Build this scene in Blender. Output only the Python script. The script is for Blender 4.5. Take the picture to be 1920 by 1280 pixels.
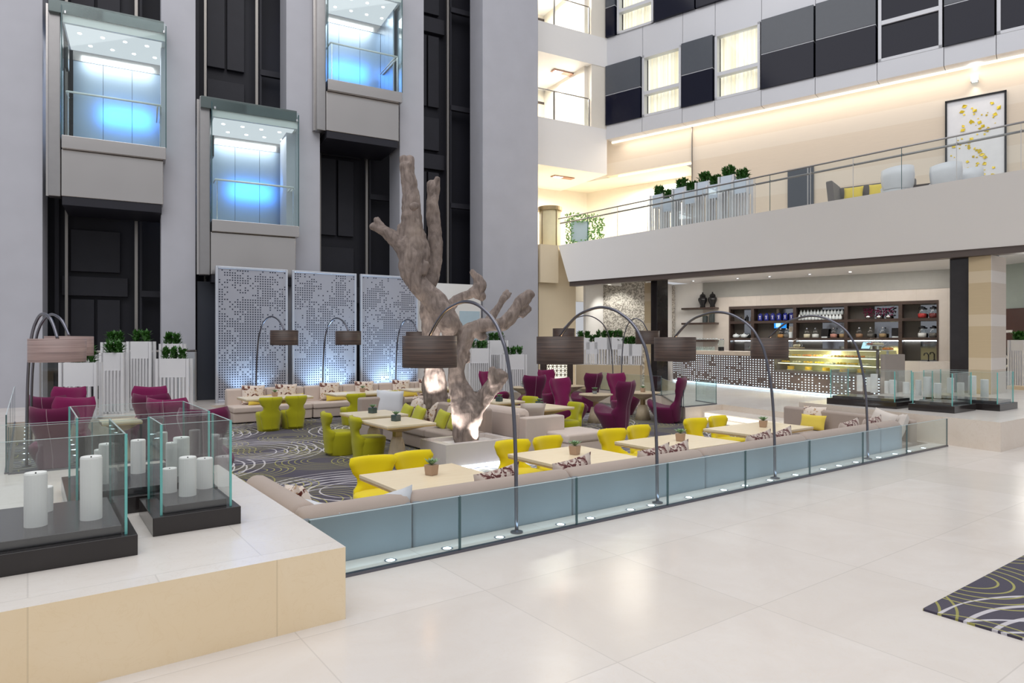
import bpy, math, random
from mathutils import Vector, Matrix, noise
from mathutils.geometry import tessellate_polygon
random.seed(11)
for o in list(bpy.data.objects): bpy.data.objects.remove(o, do_unlink=True)
S = bpy.context.scene; COL = S.collection
# ---------------------------------------------------------------- camera, world, big lights, exposure
HC, FOC = 1.68, 1250.0
cam = bpy.data.cameras.new('camera'); cam.sensor_width = 36; cam.lens = 36 * FOC / 1920; cam.clip_end = 200; cam.clip_start = .05
co = bpy.data.objects.new('camera', cam); co.location = (0, 0, HC); co.rotation_euler = (math.pi / 2, 0, 0); COL.objects.link(co); S.camera = co
S.view_settings.view_transform = 'Standard'; S.view_settings.look = 'None'; S.view_settings.exposure = 0.0; S.view_settings.gamma = 1
S.view_settings.use_curve_mapping = False
W = bpy.data.worlds.new('atrium_light'); S.world = W; W.use_nodes = True
W.node_tree.nodes['Background'].inputs[0].default_value = (.93, .95, 1, 1); W.node_tree.nodes['Background'].inputs[1].default_value = .55
G0 = math.radians(36); E0 = math.radians(29); F0 = math.atan2(-.625, .78)
def g(a, b, z=0): return Vector((a * math.cos(G0) - b * math.sin(G0), a * math.sin(G0) + b * math.cos(G0), z))
def gp(px, py, z):          # where the camera ray through a pixel of the photograph meets height z
    d = (HC - z) * FOC / (py - 640.0); return Vector(((px - 960) / FOC * d, d, z))
def pd(px, py, d): return Vector(((px - 960) / FOC * d, d, HC + (640 - py) / FOC * d))
def gl(a, b, px): pass
def area(name, loc, tgt, sx, sy, en, col=(1, 1, 1), spread=180):
    l = bpy.data.lights.new(name, 'AREA'); l.shape = 'RECTANGLE'; l.size = sx; l.size_y = sy; l.energy = en; l.color = col; l.spread = math.radians(spread)
    o = bpy.data.objects.new(name, l); o.location = loc; d = Vector(tgt) - Vector(loc); o.rotation_euler = d.to_track_quat('-Z', 'Y').to_euler(); COL.objects.link(o); return o
def point(name, loc, en, col=(1, 1, 1), r=.05):
    l = bpy.data.lights.new(name, 'POINT'); l.energy = en; l.color = col; l.shadow_soft_size = r
    o = bpy.data.objects.new(name, l); o.location = loc; COL.objects.link(o); return o
def spot(name, loc, tgt, en, col, ang, blend=.6, r=.05):
    l = bpy.data.lights.new(name, 'SPOT'); l.energy = en; l.color = col; l.spot_size = math.radians(ang); l.spot_blend = blend; l.shadow_soft_size = r
    o = bpy.data.objects.new(name, l); o.location = loc; d = Vector(tgt) - Vector(loc); o.rotation_euler = d.to_track_quat('-Z', 'Y').to_euler(); COL.objects.link(o); return o
area('overhead_fill', (-3, 2, 24), (-1, 5, 0), 30, 26, 4700, (1, .98, .97))  # unseen overhead fill, widened and shifted to brighten the mezzanine parapet
# ---------------------------------------------------------------- mesh builder
class MB:
    def __init__(s): s.v = []; s.f = []; s.m = []; s.cur = 0
    def mat(s, i): s.cur = i; return s
    def add(s, vs, fs, T=None):
        n = len(s.v)
        for p in vs:
            p = Vector(p); s.v.append(T @ p if T else p)
        for f in fs: s.f.append([i + n for i in f]); s.m.append(s.cur)
        return s
    def box(s, x0, x1, y0, y1, z0, z1, T=None):
        vs = [(x, y, z) for z in (z0, z1) for x, y in ((x0, y0), (x1, y0), (x1, y1), (x0, y1))]
        return s.add(vs, [(3, 2, 1, 0), (4, 5, 6, 7), (0, 1, 5, 4), (1, 2, 6, 5), (2, 3, 7, 6), (3, 0, 4, 7)], T)
    def prism(s, pts, z0, z1, top=None, side=None):
        n = len(pts); A = sum(pts[i][0] * pts[(i + 1) % n][1] - pts[(i + 1) % n][0] * pts[i][1] for i in range(n))
        if A < 0: pts = pts[::-1]
        tri = tessellate_polygon([[Vector((p[0], p[1], 0)) for p in pts]])
        v = [(p[0], p[1], z0) for p in pts] + [(p[0], p[1], z1) for p in pts]
        if top is not None: s.cur = top
        s.add(v, [tuple(i + n for i in t) for t in tri])
        if side is not None: s.cur = side
        s.add(v, [(i, (i + 1) % n, (i + 1) % n + n, i + n) for i in range(n)]); return s.add(v, [tuple(reversed(t)) for t in tri])
    def lathe(s, prof, seg=24, T=None, sx=1, sy=1):
        vs = []; k = len(prof)
        for j in range(seg):
            t = 2 * math.pi * j / seg
            vs += [(r * math.cos(t) * sx, r * math.sin(t) * sy, z) for r, z in prof]
        fs = [(j * k + i, ((j + 1) % seg) * k + i, ((j + 1) % seg) * k + i + 1, j * k + i + 1) for j in range(seg) for i in range(k - 1)]
        return s.add(vs, fs, T)
    def cyl(s, r, z0, z1, seg=16, T=None, r1=None): return s.lathe([(0.0001, z0), (r, z0), (r if r1 is None else r1, z1), (0.0001, z1)], seg, T)
    def tube(s, pts, rad, seg=8, jit=0, sq=1, caps=True):
        pts = [Vector(p) for p in pts]; n = len(pts); rad = rad if isinstance(rad, (list, tuple)) else [rad] * n
        up = Vector((0, 0, 1)); vs = []; ref = None
        for i, p in enumerate(pts):
            t = (pts[min(i + 1, n - 1)] - pts[max(i - 1, 0)]).normalized()
            if ref is None: ref = t.orthogonal().normalized()
            ref = (ref - t * ref.dot(t)).normalized(); bi = t.cross(ref)
            for j in range(seg):
                a = 2 * math.pi * j / seg; r = rad[i]
                if jit: r *= 1 + jit * noise.noise(Vector((p.x * 1.9 + 3 * math.cos(a), p.z * 1.9, p.y + 3 * math.sin(a))))
                vs.append(p + (ref * math.cos(a) + bi * math.sin(a) * sq) * r)
        fs = [(i * seg + j, i * seg + (j + 1) % seg, (i + 1) * seg + (j + 1) % seg, (i + 1) * seg + j) for i in range(n - 1) for j in range(seg)]
        if caps: fs += [tuple(reversed(range(seg))), tuple((n - 1) * seg + j for j in range(seg))]
        return s.add(vs, fs)
    def build(s, name, mats, parent=None, bevel=0, smooth=False, seg=2, loc=None, rz=0):
        me = bpy.data.meshes.new(name); me.from_pydata([tuple(v) for v in s.v], [], s.f)
        for m in (mats if isinstance(mats, (list, tuple)) else [mats]): me.materials.append(m)
        me.polygons.foreach_set('material_index', s.m)
        if smooth: me.polygons.foreach_set('use_smooth', [True] * len(s.f))
        me.update(); o = bpy.data.objects.new(name, me); COL.objects.link(o)
        if parent: o.parent = parent
        if loc is not None: o.location = loc
        o.rotation_euler.z = rz
        if bevel:
            b = o.modifiers.new('edge', 'BEVEL'); b.width = bevel; b.segments = seg; b.limit_method = 'ANGLE'; b.angle_limit = math.radians(40)
            me.polygons.foreach_set('use_smooth', [True] * len(s.f)); b.harden_normals = False
            w = o.modifiers.new('wn', 'WEIGHTED_NORMAL'); w.keep_sharp = True
        return o
def tag(o, label, cat, group=None, kind=None):
    if label: o['label'] = label
    if cat: o['category'] = cat
    if group: o['group'] = group
    if kind: o['kind'] = kind
    return o
def thing(name, label, cat, loc, rz=0, group=None):
    o = bpy.data.objects.new(name, None); o.empty_display_size = .1; COL.objects.link(o); o.location = loc; o.rotation_euler.z = rz
    return tag(o, label, cat, group)
def dup(r, loc, rz=None, label=None, group=None, scale=None):
    def cp(o, p):
        c = o.copy(); COL.objects.link(c)
        if p: c.parent = p
        for k in o.children: cp(k, c)
        return c
    c = cp(r, None); c.location = loc
    if rz is not None: c.rotation_euler.z = rz
    if label: c['label'] = label
    if group: c['group'] = group
    if scale: c.scale = scale
    return c
def struct(o, label=None): o['kind'] = 'structure'; o['category'] = 'setting'; o['label'] = label or ('building surface: ' + o.name.replace('_', ' ')); return o
class Proto:                                    # first call moves the prototype, later calls copy it
    def __init__(s, root): s.r = root; s.used = False
    def put(s, loc, rz, label, group=None, scale=None):
        if not s.used:
            s.used = True; r = s.r; r.location = loc; r.rotation_euler.z = rz; r['label'] = label
            if group: r['group'] = group
            if scale: r.scale = scale
            return r
        return dup(s.r, loc, rz, label, group, scale or (1, 1, 1))
# ---------------------------------------------------------------- materials
def nd(nt, t, ins=None, **pr):
    n = nt.nodes.new(t)
    for k, v in pr.items(): setattr(n, k, v)
    for k, v in (ins or {}).items():
        if isinstance(v, bpy.types.NodeSocket): nt.links.new(v, n.inputs[k])
        else: n.inputs[k].default_value = v
    return n
def mk(name):
    m = bpy.data.materials.new(name); m.use_nodes = True; nt = m.node_tree; nt.nodes.clear(); return m, nt, nt.nodes.new('ShaderNodeOutputMaterial')
def c4(c): return (c[0], c[1], c[2], 1)
def math_(nt, op, a, b=0.0, c=0.0):
    n = nt.nodes.new('ShaderNodeMath'); n.operation = op
    for i, v in enumerate((a, b, c)):
        if isinstance(v, bpy.types.NodeSocket): nt.links.new(v, n.inputs[i])
        else: n.inputs[i].default_value = v
    return n.outputs[0]
def mixc(nt, f, a, b):
    n = nt.nodes.new('ShaderNodeMix'); n.data_type = 'RGBA'
    for i, v in ((0, f), (6, a), (7, b)):
        if isinstance(v, bpy.types.NodeSocket): nt.links.new(v, n.inputs[i])
        else: n.inputs[i].default_value = c4(v) if i else v
    return n.outputs[2]
def ramp(nt, f, p0, p1):
    n = nd(nt, 'ShaderNodeMapRange', {0: f, 1: p0, 2: p1}); return n.outputs[0]
def coord(nt, kind='Object', rot=0, sc=(1, 1, 1)):
    if kind == 'Position': s = nt.nodes.new('ShaderNodeNewGeometry').outputs['Position']
    else: s = nt.nodes.new('ShaderNodeTexCoord').outputs[kind]
    return nd(nt, 'ShaderNodeMapping', {0: s, 'Rotation': (0, 0, rot), 'Scale': sc}).outputs[0]
def prin(nt, out, col, rough=.5, metal=0.0, bump=None, bs=.2, bd=.01, em=None, es=0, spec=.5, coat=0, sheen=0):
    b = nd(nt, 'ShaderNodeBsdfPrincipled', {'Roughness': rough, 'Metallic': metal, 'Specular IOR Level': spec, 'Coat Weight': coat, 'Sheen Weight': sheen})
    if isinstance(col, bpy.types.NodeSocket): nt.links.new(col, b.inputs['Base Color'])
    else: b.inputs['Base Color'].default_value = c4(col)
    if bump is not None: nt.links.new(nd(nt, 'ShaderNodeBump', {'Height': bump, 'Strength': bs, 'Distance': bd}).outputs[0], b.inputs['Normal'])
    if em is not None:
        if isinstance(em, bpy.types.NodeSocket): nt.links.new(em, b.inputs['Emission Color'])
        else: b.inputs['Emission Color'].default_value = c4(em)
        if isinstance(es, bpy.types.NodeSocket): nt.links.new(es, b.inputs['Emission Strength'])
        else: b.inputs['Emission Strength'].default_value = es
    nt.links.new(b.outputs[0], out.inputs[0]); return b
def plain(name, col, rough=.5, metal=0.0, var=.06, sc=6, bs=.05, sheen=0, **k):
    m, nt, out = mk(name); n = nd(nt, 'ShaderNodeTexNoise', {'Vector': coord(nt), 'Scale': sc, 'Detail': 4.0}).outputs[0]
    lo = [x * (1 - var) for x in col]; hi = [min(1, x * (1 + var)) for x in col]
    prin(nt, out, mixc(nt, n, lo, hi), rough, metal, n, bs, .01, sheen=sheen, **k); return m
def fabric(name, col, sc=260, var=.12, rough=.9):
    m, nt, out = mk(name); v = coord(nt); f = nd(nt, 'ShaderNodeTexNoise', {'Vector': v, 'Scale': sc, 'Detail': 1.0}).outputs[0]; w = nd(nt, 'ShaderNodeTexNoise', {'Vector': v, 'Scale': 4.0}).outputs[0]
    k = math_(nt, 'ADD', math_(nt, 'MULTIPLY', f, .6), math_(nt, 'MULTIPLY', w, .4))
    prin(nt, out, mixc(nt, k, [x * (1 - var) for x in col], [min(1, x * (1 + var)) for x in col]), rough, 0, f, .25, .003, sheen=.25, spec=.2); return m
def emit(name, col, st, rough=.4):
    m, nt, out = mk(name); nt.links.new(nd(nt, 'ShaderNodeEmission', {0: c4(col), 1: st}).outputs[0], out.inputs[0]); return m
def glass(name, tint=(.93, .965, .96), refl=1.0, rough=0.02):
    m, nt, out = mk(name); bf = nt.nodes.new('ShaderNodeNewGeometry').outputs['Backfacing']; fr = nd(nt, 'ShaderNodeFresnel', {0: math_(nt, 'ADD', 1.45, math_(nt, 'MULTIPLY', bf, 1 / 1.45 - 1.45))}).outputs[0]
    mx = nd(nt, 'ShaderNodeMixShader', {0: math_(nt, 'MULTIPLY', fr, refl), 1: nd(nt, 'ShaderNodeBsdfTransparent', {0: c4(tint)}).outputs[0], 2: nd(nt, 'ShaderNodeBsdfGlossy', {0: (1, 1, 1, 1), 'Roughness': rough}).outputs[0]})
    nt.links.new(mx.outputs[0], out.inputs[0]); return m
def stone(name, c0, c1, vein, tile=(1.2, .6), rough=.12, rot=-G0, kind='Position', tv=.5, mort=.004, off=0.5, spec=.5):
    m, nt, out = mk(name); v = coord(nt, kind, rot)
    n1 = nd(nt, 'ShaderNodeTexNoise', {'Vector': v, 'Scale': 1.6, 'Detail': 6.0, 'Roughness': .6, 'Distortion': 1.2}).outputs[0]
    n2 = nd(nt, 'ShaderNodeTexNoise', {'Vector': v, 'Scale': 5.5, 'Detail': 7.0, 'Distortion': 2.2}).outputs[0]
    vv = math_(nt, 'SUBTRACT', 1.0, ramp(nt, math_(nt, 'ABSOLUTE', math_(nt, 'SUBTRACT', n2, .5)), 0.0, .02))
    base = mixc(nt, ramp(nt, n1, .3, .7), c0, c1); base = mixc(nt, math_(nt, 'MULTIPLY', vv, .3), base, vein)
    if tile:
        br = nd(nt, 'ShaderNodeTexBrick', {'Vector': v, 'Color1': (.0, .0, .0, 1), 'Color2': (1, 1, 1, 1), 'Mortar': (.5, .5, .5, 1), 'Scale': 1.0, 'Mortar Size': mort, 'Brick Width': tile[0], 'Row Height': tile[1]}, offset=off)
        base = mixc(nt, math_(nt, 'MULTIPLY', br.outputs['Color'], tv), base, [x * y for x, y in zip(c0, (.90, .89, .86))])
        base = mixc(nt, math_(nt, 'MULTIPLY', br.outputs['Fac'], .35), base, [x * .6 for x in c0])
    prin(nt, out, base, rough, 0, spec=spec); return m
def dots(name, base, hole, n, thr, em=0, metal=0.0, rough=.4, size=.24, seed=0.0, grad=0.0, nsc=.14):
    # square perforations on a grid, present where a blotchy noise says so (generated in the panel's own x/z plane)
    m, nt, out = mk(name); v = coord(nt, 'Object', 0, n if isinstance(n, tuple) else (n, n, n)); sx = nd(nt, 'ShaderNodeSeparateXYZ', {0: v})
    x, z = sx.outputs[0], sx.outputs[2]
    fx = math_(nt, 'ABSOLUTE', math_(nt, 'SUBTRACT', math_(nt, 'FRACT', x), .5)); fz = math_(nt, 'ABSOLUTE', math_(nt, 'SUBTRACT', math_(nt, 'FRACT', z), .5))
    inside = math_(nt, 'MULTIPLY', math_(nt, 'LESS_THAN', fx, size), math_(nt, 'LESS_THAN', fz, size))
    cell = nd(nt, 'ShaderNodeCombineXYZ', {0: math_(nt, 'FLOOR', x), 1: math_(nt, 'FLOOR', z), 2: seed}).outputs[0]
    big = nd(nt, 'ShaderNodeTexNoise', {'Vector': cell, 'Scale': nsc, 'Detail': 2.0}).outputs[0]; wn = nd(nt, 'ShaderNodeTexWhiteNoise', {0: cell}).outputs[0]
    t = math_(nt, 'ADD', math_(nt, 'MULTIPLY', big, .8), math_(nt, 'MULTIPLY', wn, .2)); t = math_(nt, 'ADD', t, math_(nt, 'MULTIPLY', z, grad))
    on = math_(nt, 'MULTIPLY', inside, math_(nt, 'GREATER_THAN', t, thr))
    nz = nd(nt, 'ShaderNodeTexNoise', {'Vector': v, 'Scale': .05}).outputs[0]
    col = mixc(nt, on, mixc(nt, nz, [q * .93 for q in base], base), hole)
    prin(nt, out, col, rough, 0 if em else metal, em=hole, es=math_(nt, 'MULTIPLY', on, em) if em else 0); return m
def carpet(name, s=1.0, rot=-G0):
    m, nt, out = mk(name); v = coord(nt, 'Position', rot); nz = nd(nt, 'ShaderNodeTexNoise', {'Vector': v, 'Scale': .55, 'Detail': 1.0})
    pile = nd(nt, 'ShaderNodeTexNoise', {'Vector': v, 'Scale': 140.0}).outputs[0]
    base = mixc(nt, pile, (.035, .030, .052), (.072, .063, .095))
    base = mixc(nt, ramp(nt, nz.outputs[0], .45, .62), base, (.075, .066, .090))
    def layer(base, sc, k, w, off, col, r0, r1, wob, nd_):
        dv = nd(nt, 'ShaderNodeMixRGB', {0: wob, 1: v, 2: nd(nt, 'ShaderNodeTexNoise', {'Vector': v, 'Scale': nd_, 'Detail': .0}).outputs['Color']}, blend_type='ADD').outputs[0]
        mp = nd(nt, 'ShaderNodeMapping', {0: dv, 'Location': off}).outputs[0]
        d = nd(nt, 'ShaderNodeTexVoronoi', {'Vector': mp, 'Scale': sc, 'Randomness': .75}, voronoi_dimensions='2D').outputs['Distance']
        e = nd(nt, 'ShaderNodeTexNoise', {'Vector': nd(nt, 'ShaderNodeMapping', {0: v, 'Location': off}).outputs[0], 'Scale': .9}).outputs[0]
        ph = math_(nt, 'ADD', math_(nt, 'MULTIPLY', d, k), math_(nt, 'MULTIPLY', e, .8))
        ln = math_(nt, 'LESS_THAN', math_(nt, 'ABSOLUTE', math_(nt, 'SUBTRACT', math_(nt, 'FRACT', ph), .5)), w)
        msk = math_(nt, 'MULTIPLY', math_(nt, 'GREATER_THAN', d, r0), math_(nt, 'LESS_THAN', d, r1))
        return mixc(nt, math_(nt, 'MULTIPLY', math_(nt, 'MULTIPLY', ln, msk), .85), base, col)
    base = layer(base, .50 * s, 19.0, .085, (3.1, 1.7, 0), (.34, .32, .08), .14, .46, .10, .7)
    base = layer(base, .34 * s, 17.0, .10, (0, 0, 0), (.62, .59, .62), .18, .48, .10, .6)
    base = layer(base, .34 * s, 15.0, .07, (.35, .25, 0), (.62, .60, .64), .20, .50, .16, .5)
    base = layer(base, .62 * s, 16.0, .085, (7.4, 5.2, 0), (.38, .36, .10), .10, .40, .10, .9)
    prin(nt, out, base, .95, 0, pile, .3, .004, spec=.1, sheen=.2); return m
def paisley(name, base, c1, c2, sc=9.0):
    m, nt, out = mk(name); v = coord(nt); n = nd(nt, 'ShaderNodeTexNoise', {'Vector': v, 'Scale': 6.0, 'Detail': 3.0})
    dv = nd(nt, 'ShaderNodeMixRGB', {0: .10, 1: v, 2: n.outputs['Color']}, blend_type='ADD').outputs[0]
    vo = nd(nt, 'ShaderNodeTexVoronoi', {'Vector': dv, 'Scale': sc * .5, 'Randomness': .8}).outputs['Distance']
    ring = math_(nt, 'MULTIPLY', math_(nt, 'GREATER_THAN', vo, .34), math_(nt, 'LESS_THAN', vo, .46))
    tooth = math_(nt, 'GREATER_THAN', nd(nt, 'ShaderNodeTexVoronoi', {'Vector': v, 'Scale': 46.0}).outputs['Distance'], .36)
    core = math_(nt, 'LESS_THAN', vo, .20); sp = math_(nt, 'GREATER_THAN', nd(nt, 'ShaderNodeTexNoise', {'Vector': v, 'Scale': 19.0, 'Detail': 3.0}).outputs[0], .60)
    col = mixc(nt, math_(nt, 'MULTIPLY', core, .6), base, c2); col = mixc(nt, math_(nt, 'MULTIPLY', sp, .75), col, c2); col = mixc(nt, math_(nt, 'MULTIPLY', ring, tooth), col, c1)
    prin(nt, out, col, .85, 0, n.outputs[0], .1, .004, spec=.2, sheen=.2); return m
def veneer(name, a, b, trans=.2):
    m, nt, out = mk(name); v = coord(nt, 'Object', 0, (.6, .6, 42)); n = nd(nt, 'ShaderNodeTexNoise', {'Vector': v, 'Scale': 1.5, 'Detail': 4.0, 'Roughness': .7}).outputs[0]
    col = mixc(nt, ramp(nt, n, .3, .7), a, b)
    d = nd(nt, 'ShaderNodeBsdfPrincipled', {'Base Color': col, 'Roughness': .45}).outputs[0]; t = nd(nt, 'ShaderNodeBsdfTranslucent', {0: mixc(nt, ramp(nt, n, .3, .7), (.06, .03, .02), (.75, .50, .30))}).outputs[0]
    nt.links.new(nd(nt, 'ShaderNodeMixShader', {0: trans, 1: d, 2: t}).outputs[0], out.inputs[0]); return m
def woodm(name, a, b, rough=.35, sc=(1.5, 14, 14)):
    m, nt, out = mk(name); n = nd(nt, 'ShaderNodeTexNoise', {'Vector': coord(nt, 'Object', 0, sc), 'Scale': 1.6, 'Detail': 5.0, 'Roughness': .65, 'Distortion': .4}).outputs[0]
    prin(nt, out, mixc(nt, ramp(nt, n, .3, .7), a, b), rough, 0, n, .03); return m
def banded(name, a, b, period=1.7, frac=.3):
    m, nt, out = mk(name); v = coord(nt, 'Position'); z = nd(nt, 'ShaderNodeSeparateXYZ', {0: v}).outputs[2]
    f = math_(nt, 'LESS_THAN', math_(nt, 'FRACT', math_(nt, 'DIVIDE', z, period)), frac)
    n = nd(nt, 'ShaderNodeTexNoise', {'Vector': nd(nt, 'ShaderNodeMapping', {0: v, 'Scale': (2, 2, 60)}).outputs[0], 'Scale': 1.0, 'Detail': 3.0}).outputs[0]
    col = mixc(nt, f, mixc(nt, n, [x * .9 for x in a], a), mixc(nt, n, [x * .95 for x in b], b)); prin(nt, out, col, .55, 0, n, .05); return m
def curtain(name):
    m, nt, out = mk(name); v = coord(nt, 'Object', 0, (9, 1, .15)); n = nd(nt, 'ShaderNodeTexNoise', {'Vector': v, 'Scale': 1.5, 'Detail': 3.0}).outputs[0]
    col = mixc(nt, ramp(nt, n, .3, .7), (.86, .79, .62), (1, .97, .88)); prin(nt, out, col, .9, 0, n, .4, .05, em=mixc(nt, ramp(nt, n, .3, .7), (.80, .70, .48), (1, .96, .84)), es=.55); return m
def mosaic(name):
    m, nt, out = mk(name); vo = nd(nt, 'ShaderNodeTexVoronoi', {'Vector': coord(nt, 'Position'), 'Scale': 26.0}).outputs['Color']
    x = nd(nt, 'ShaderNodeSeparateXYZ', {0: vo}).outputs[0]; prin(nt, out, mixc(nt, ramp(nt, x, .35, .6), (.26, .24, .21), (.62, .59, .53)), .35); return m
def bark(name):
    m, nt, out = mk(name); v = coord(nt, 'Object', 0, (1, 1, .35)); n = nd(nt, 'ShaderNodeTexNoise', {'Vector': v, 'Scale': 9.0, 'Detail': 8.0, 'Roughness': .65, 'Distortion': 1.0}).outputs[0]
    w = nd(nt, 'ShaderNodeTexNoise', {'Vector': coord(nt), 'Scale': 1.7, 'Detail': 3.0}).outputs[0]
    col = mixc(nt, ramp(nt, n, .3, .72), (.12, .095, .085), (.36, .295, .265)); col = mixc(nt, math_(nt, 'MULTIPLY', ramp(nt, w, .5, .75), .5), col, (.48, .39, .33))
    prin(nt, out, col, .85, 0, n, .7, .03, spec=.2); return m
MARBLE = stone('cream_marble_floor', (.69, .64, .60), (.75, .71, .675), (.70, .62, .54), (1.25, 1.25), .2, tv=.5, off=0, spec=.2)
BENCHTOP = stone('cream_stone_top', (.74, .69, .645), (.80, .76, .72), (.66, .58, .50), (1.1, .8), .22, tv=.3)
TANSTONE = stone('tan_marble', (.93, .75, .50), (.96, .80, .57), (.86, .67, .42), (1.15, 60), .22, tv=.7, off=0)
RISER = stone('beige_marble', (.76, .66, .56), (.80, .71, .62), (.64, .52, .42), None, .25)
CARPET = carpet('ringed_carpet')
CONC = plain('pale_grey_plaster', (.47, .475, .525), .55, var=.09, sc=1.3, bs=.05)
DARK = plain('shaft_black_navy', (.006, .006, .014), .6, var=.4, sc=2)
DARK2 = plain('shaft_charcoal', (.018, .018, .027), .6, var=.25, sc=3)
RAIL = plain('guide_rail_metal', (.32, .30, .28), .35, .8)
WHITE = plain('white_paint', (.80, .79, .77), .5, var=.02)
WARMW = plain('warm_white_wall', (.88, .83, .74), .6, var=.02)
CREAM = plain('cream_wall', (.78, .66, .47), .5, var=.04, sc=1.5)
PEARL = plain('pearl_cladding', (.62, .63, .67), .35, .15, var=.03, sc=.6)
PARA = plain('parapet_plaster', (.92, .905, .89), .5, var=.02, sc=.6)
STEEL = plain('brushed_steel', (.50, .475, .46), .24, 1.0, var=.06, sc=1.1, bs=.5)
STEELD = plain('dark_steel', (.34, .33, .33), .35, 1.0, var=.06)
CARPANEL = plain('car_wall_steel', (.40, .47, .56), .36, 1.0, var=.04, sc=1.0)
CHROME = plain('chrome', (.80, .80, .82), .12, 1.0, var=.0)
GUN = plain('gunmetal', (.16, .16, .19), .28, 1.0)
BLACKST = plain('black_stone', (.022, .018, .018), .12, 0, var=.3, sc=4)
SLAB = plain('dark_slab', (.055, .05, .055), .2, 0, var=.2, sc=5)
PANELU = plain('facade_glass_grey_reflection', (.085, .095, .115), .16, .0, var=.05, spec=.4)  # paler upper panel halves: reflection difference put into the glass colour
PANELL = plain('facade_navy_glass', (.008, .009, .022), .1, .0, var=.05, spec=.22)
GLASS = glass('clear_glass', (.968, .985, .98)); GLASSB = glass('barrier_glass', (.90, .955, .955)); EDGE = plain('teal_glass_edge', (.16, .50, .47), .15, 0, var=.15, sc=8)
EDGED = plain('dark_glass_edge', (.06, .12, .13), .15)
YEL = fabric('yellow_felt', (.80, .64, .008), var=.08); YELG = fabric('olive_yellow_felt', (.46, .44, .012), var=.10); PUR = fabric('plum_felt', (.115, .007, .05), var=.16); MAG = fabric('magenta_felt', (.19, .009, .075), var=.12); ZIP = plain('zip_tape', (.36, .20, .26), .5)
TAUPE = fabric('taupe_upholstery', (.42, .345, .30)); TAUPEL = fabric('pale_upholstery', (.67, .57, .51)); GREYB = fabric('grey_weave', (.21, .24, .265), 330)
PWHITE = fabric('white_linen', (.66, .68, .72)); PCREAM = fabric('cream_linen', (.68, .62, .57)); PYEL = fabric('mustard_linen', (.80, .62, .10)); PLIME = fabric('lime_linen', (.50, .50, .05))
PPAT = paisley('paisley_print', (.80, .70, .62), (.13, .03, .02), (.42, .22, .07)); PPATD = paisley('dark_floral_print', (.62, .53, .47), (.12, .04, .04), (.22, .10, .09), 13)
BEECH = woodm('beech_top', (.85, .72, .50), (.90, .79, .58), .3); BEECHE = woodm('beech_edge', (.62, .42, .18), (.72, .52, .24), .4); OAK = woodm('pale_oak', (.58, .47, .32), (.70, .59, .42), .4, (14, 14, 1.5))
VENEER = veneer('brown_veneer', (.028, .020, .018), (.12, .085, .07)); VENEERP = veneer('grey_pink_veneer', (.26, .18, .17), (.48, .36, .34))
DWOOD = woodm('dark_wood', (.035, .022, .018), (.075, .048, .038), .35)
LED = emit('led_white', (.90, .96, 1), 7); LEDB = emit('led_blue_white', (.78, .90, 1), 9); LEDW = emit('led_warm', (1, .90, .72), 2.0); LEDT = emit('led_toe', (.70, .88, 1), 2.2); BULB = emit('warm_bulb', (1, .62, .30), 45); YLED = emit('display_yellow', (1, .93, .58), 2.6)
LEAF = plain('leaf_green', (.035, .13, .016), .4, 0, var=.5, sc=14); SUCC = plain('succulent_green', (.22, .36, .20), .5, 0, var=.3, sc=40); SOIL = plain('soil', (.09, .06, .04), .9)
WAX = plain('white_wax', (.80, .79, .78), .5, 0, var=.02); GOLD = plain('gold_glass', (.75, .55, .03), .3, .3)
POTB = plain('tan_pot', (.42, .28, .19), .5); POTD = plain('dark_green_pot', (.05, .08, .08), .2); BLUE = plain('cobalt_tin', (.012, .02, .22), .3); POTW = plain('white_ceramic', (.72, .78, .80), .25); BLACK = plain('black_gloss', (.012, .012, .014), .15)
BARK = bark('driftwood')
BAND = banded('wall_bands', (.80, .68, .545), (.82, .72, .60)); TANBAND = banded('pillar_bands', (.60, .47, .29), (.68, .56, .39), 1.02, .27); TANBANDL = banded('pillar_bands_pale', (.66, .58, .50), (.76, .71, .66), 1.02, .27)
CURT = curtain('lit_curtain'); MOSA = mosaic('mosaic_tiles')
# ---------------------------------------------------------------- setting: floors
LOUNGE = [(1.56, 4.87), (12.05, 4.87), (12.7, 7.5), (14.2, 7.5), (15.0, 11.1), (13.5, 11.1), (15.8, 13.9), (16.2, 18.8), (3.85, 18.8), (3.85, 17.3), (-.2, 17.3), (-.2, 10.6), (1.56, 10.6)]
LW = [tuple(g(*p)[:2]) for p in LOUNGE]
mb = MB(); outer = [(-40, -8), (45, -8), (45, 45), (-40, 45)]
tri = tessellate_polygon([[Vector((x, y, 0)) for x, y in outer], [Vector((x, y, 0)) for x, y in LW]])
allp = [(x, y, 0) for x, y in outer] + [(x, y, 0) for x, y in LW]
fs = []
for t in tri:
    p = [Vector(allp[i]) for i in t]; fs.append(t if (p[1] - p[0]).cross(p[2] - p[0]).z > 0 else t[::-1])
mb.add(allp, fs)
n = len(LW); mb.mat(1).add([(x, y, 0) for x, y in LW] + [(x, y, -.44) for x, y in LW], [(i, (i + 1) % n, (i + 1) % n + n, i + n) for i in range(n)])
struct(mb.build('floor', [MARBLE, RISER]), 'polished cream marble lobby floor around the sunken lounge')
mb = MB(); mb.prism(LW, -.5, -.42); struct(mb.build('floor_carpet', CARPET), 'dark grey lounge carpet with white and yellow ring pattern')
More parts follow.
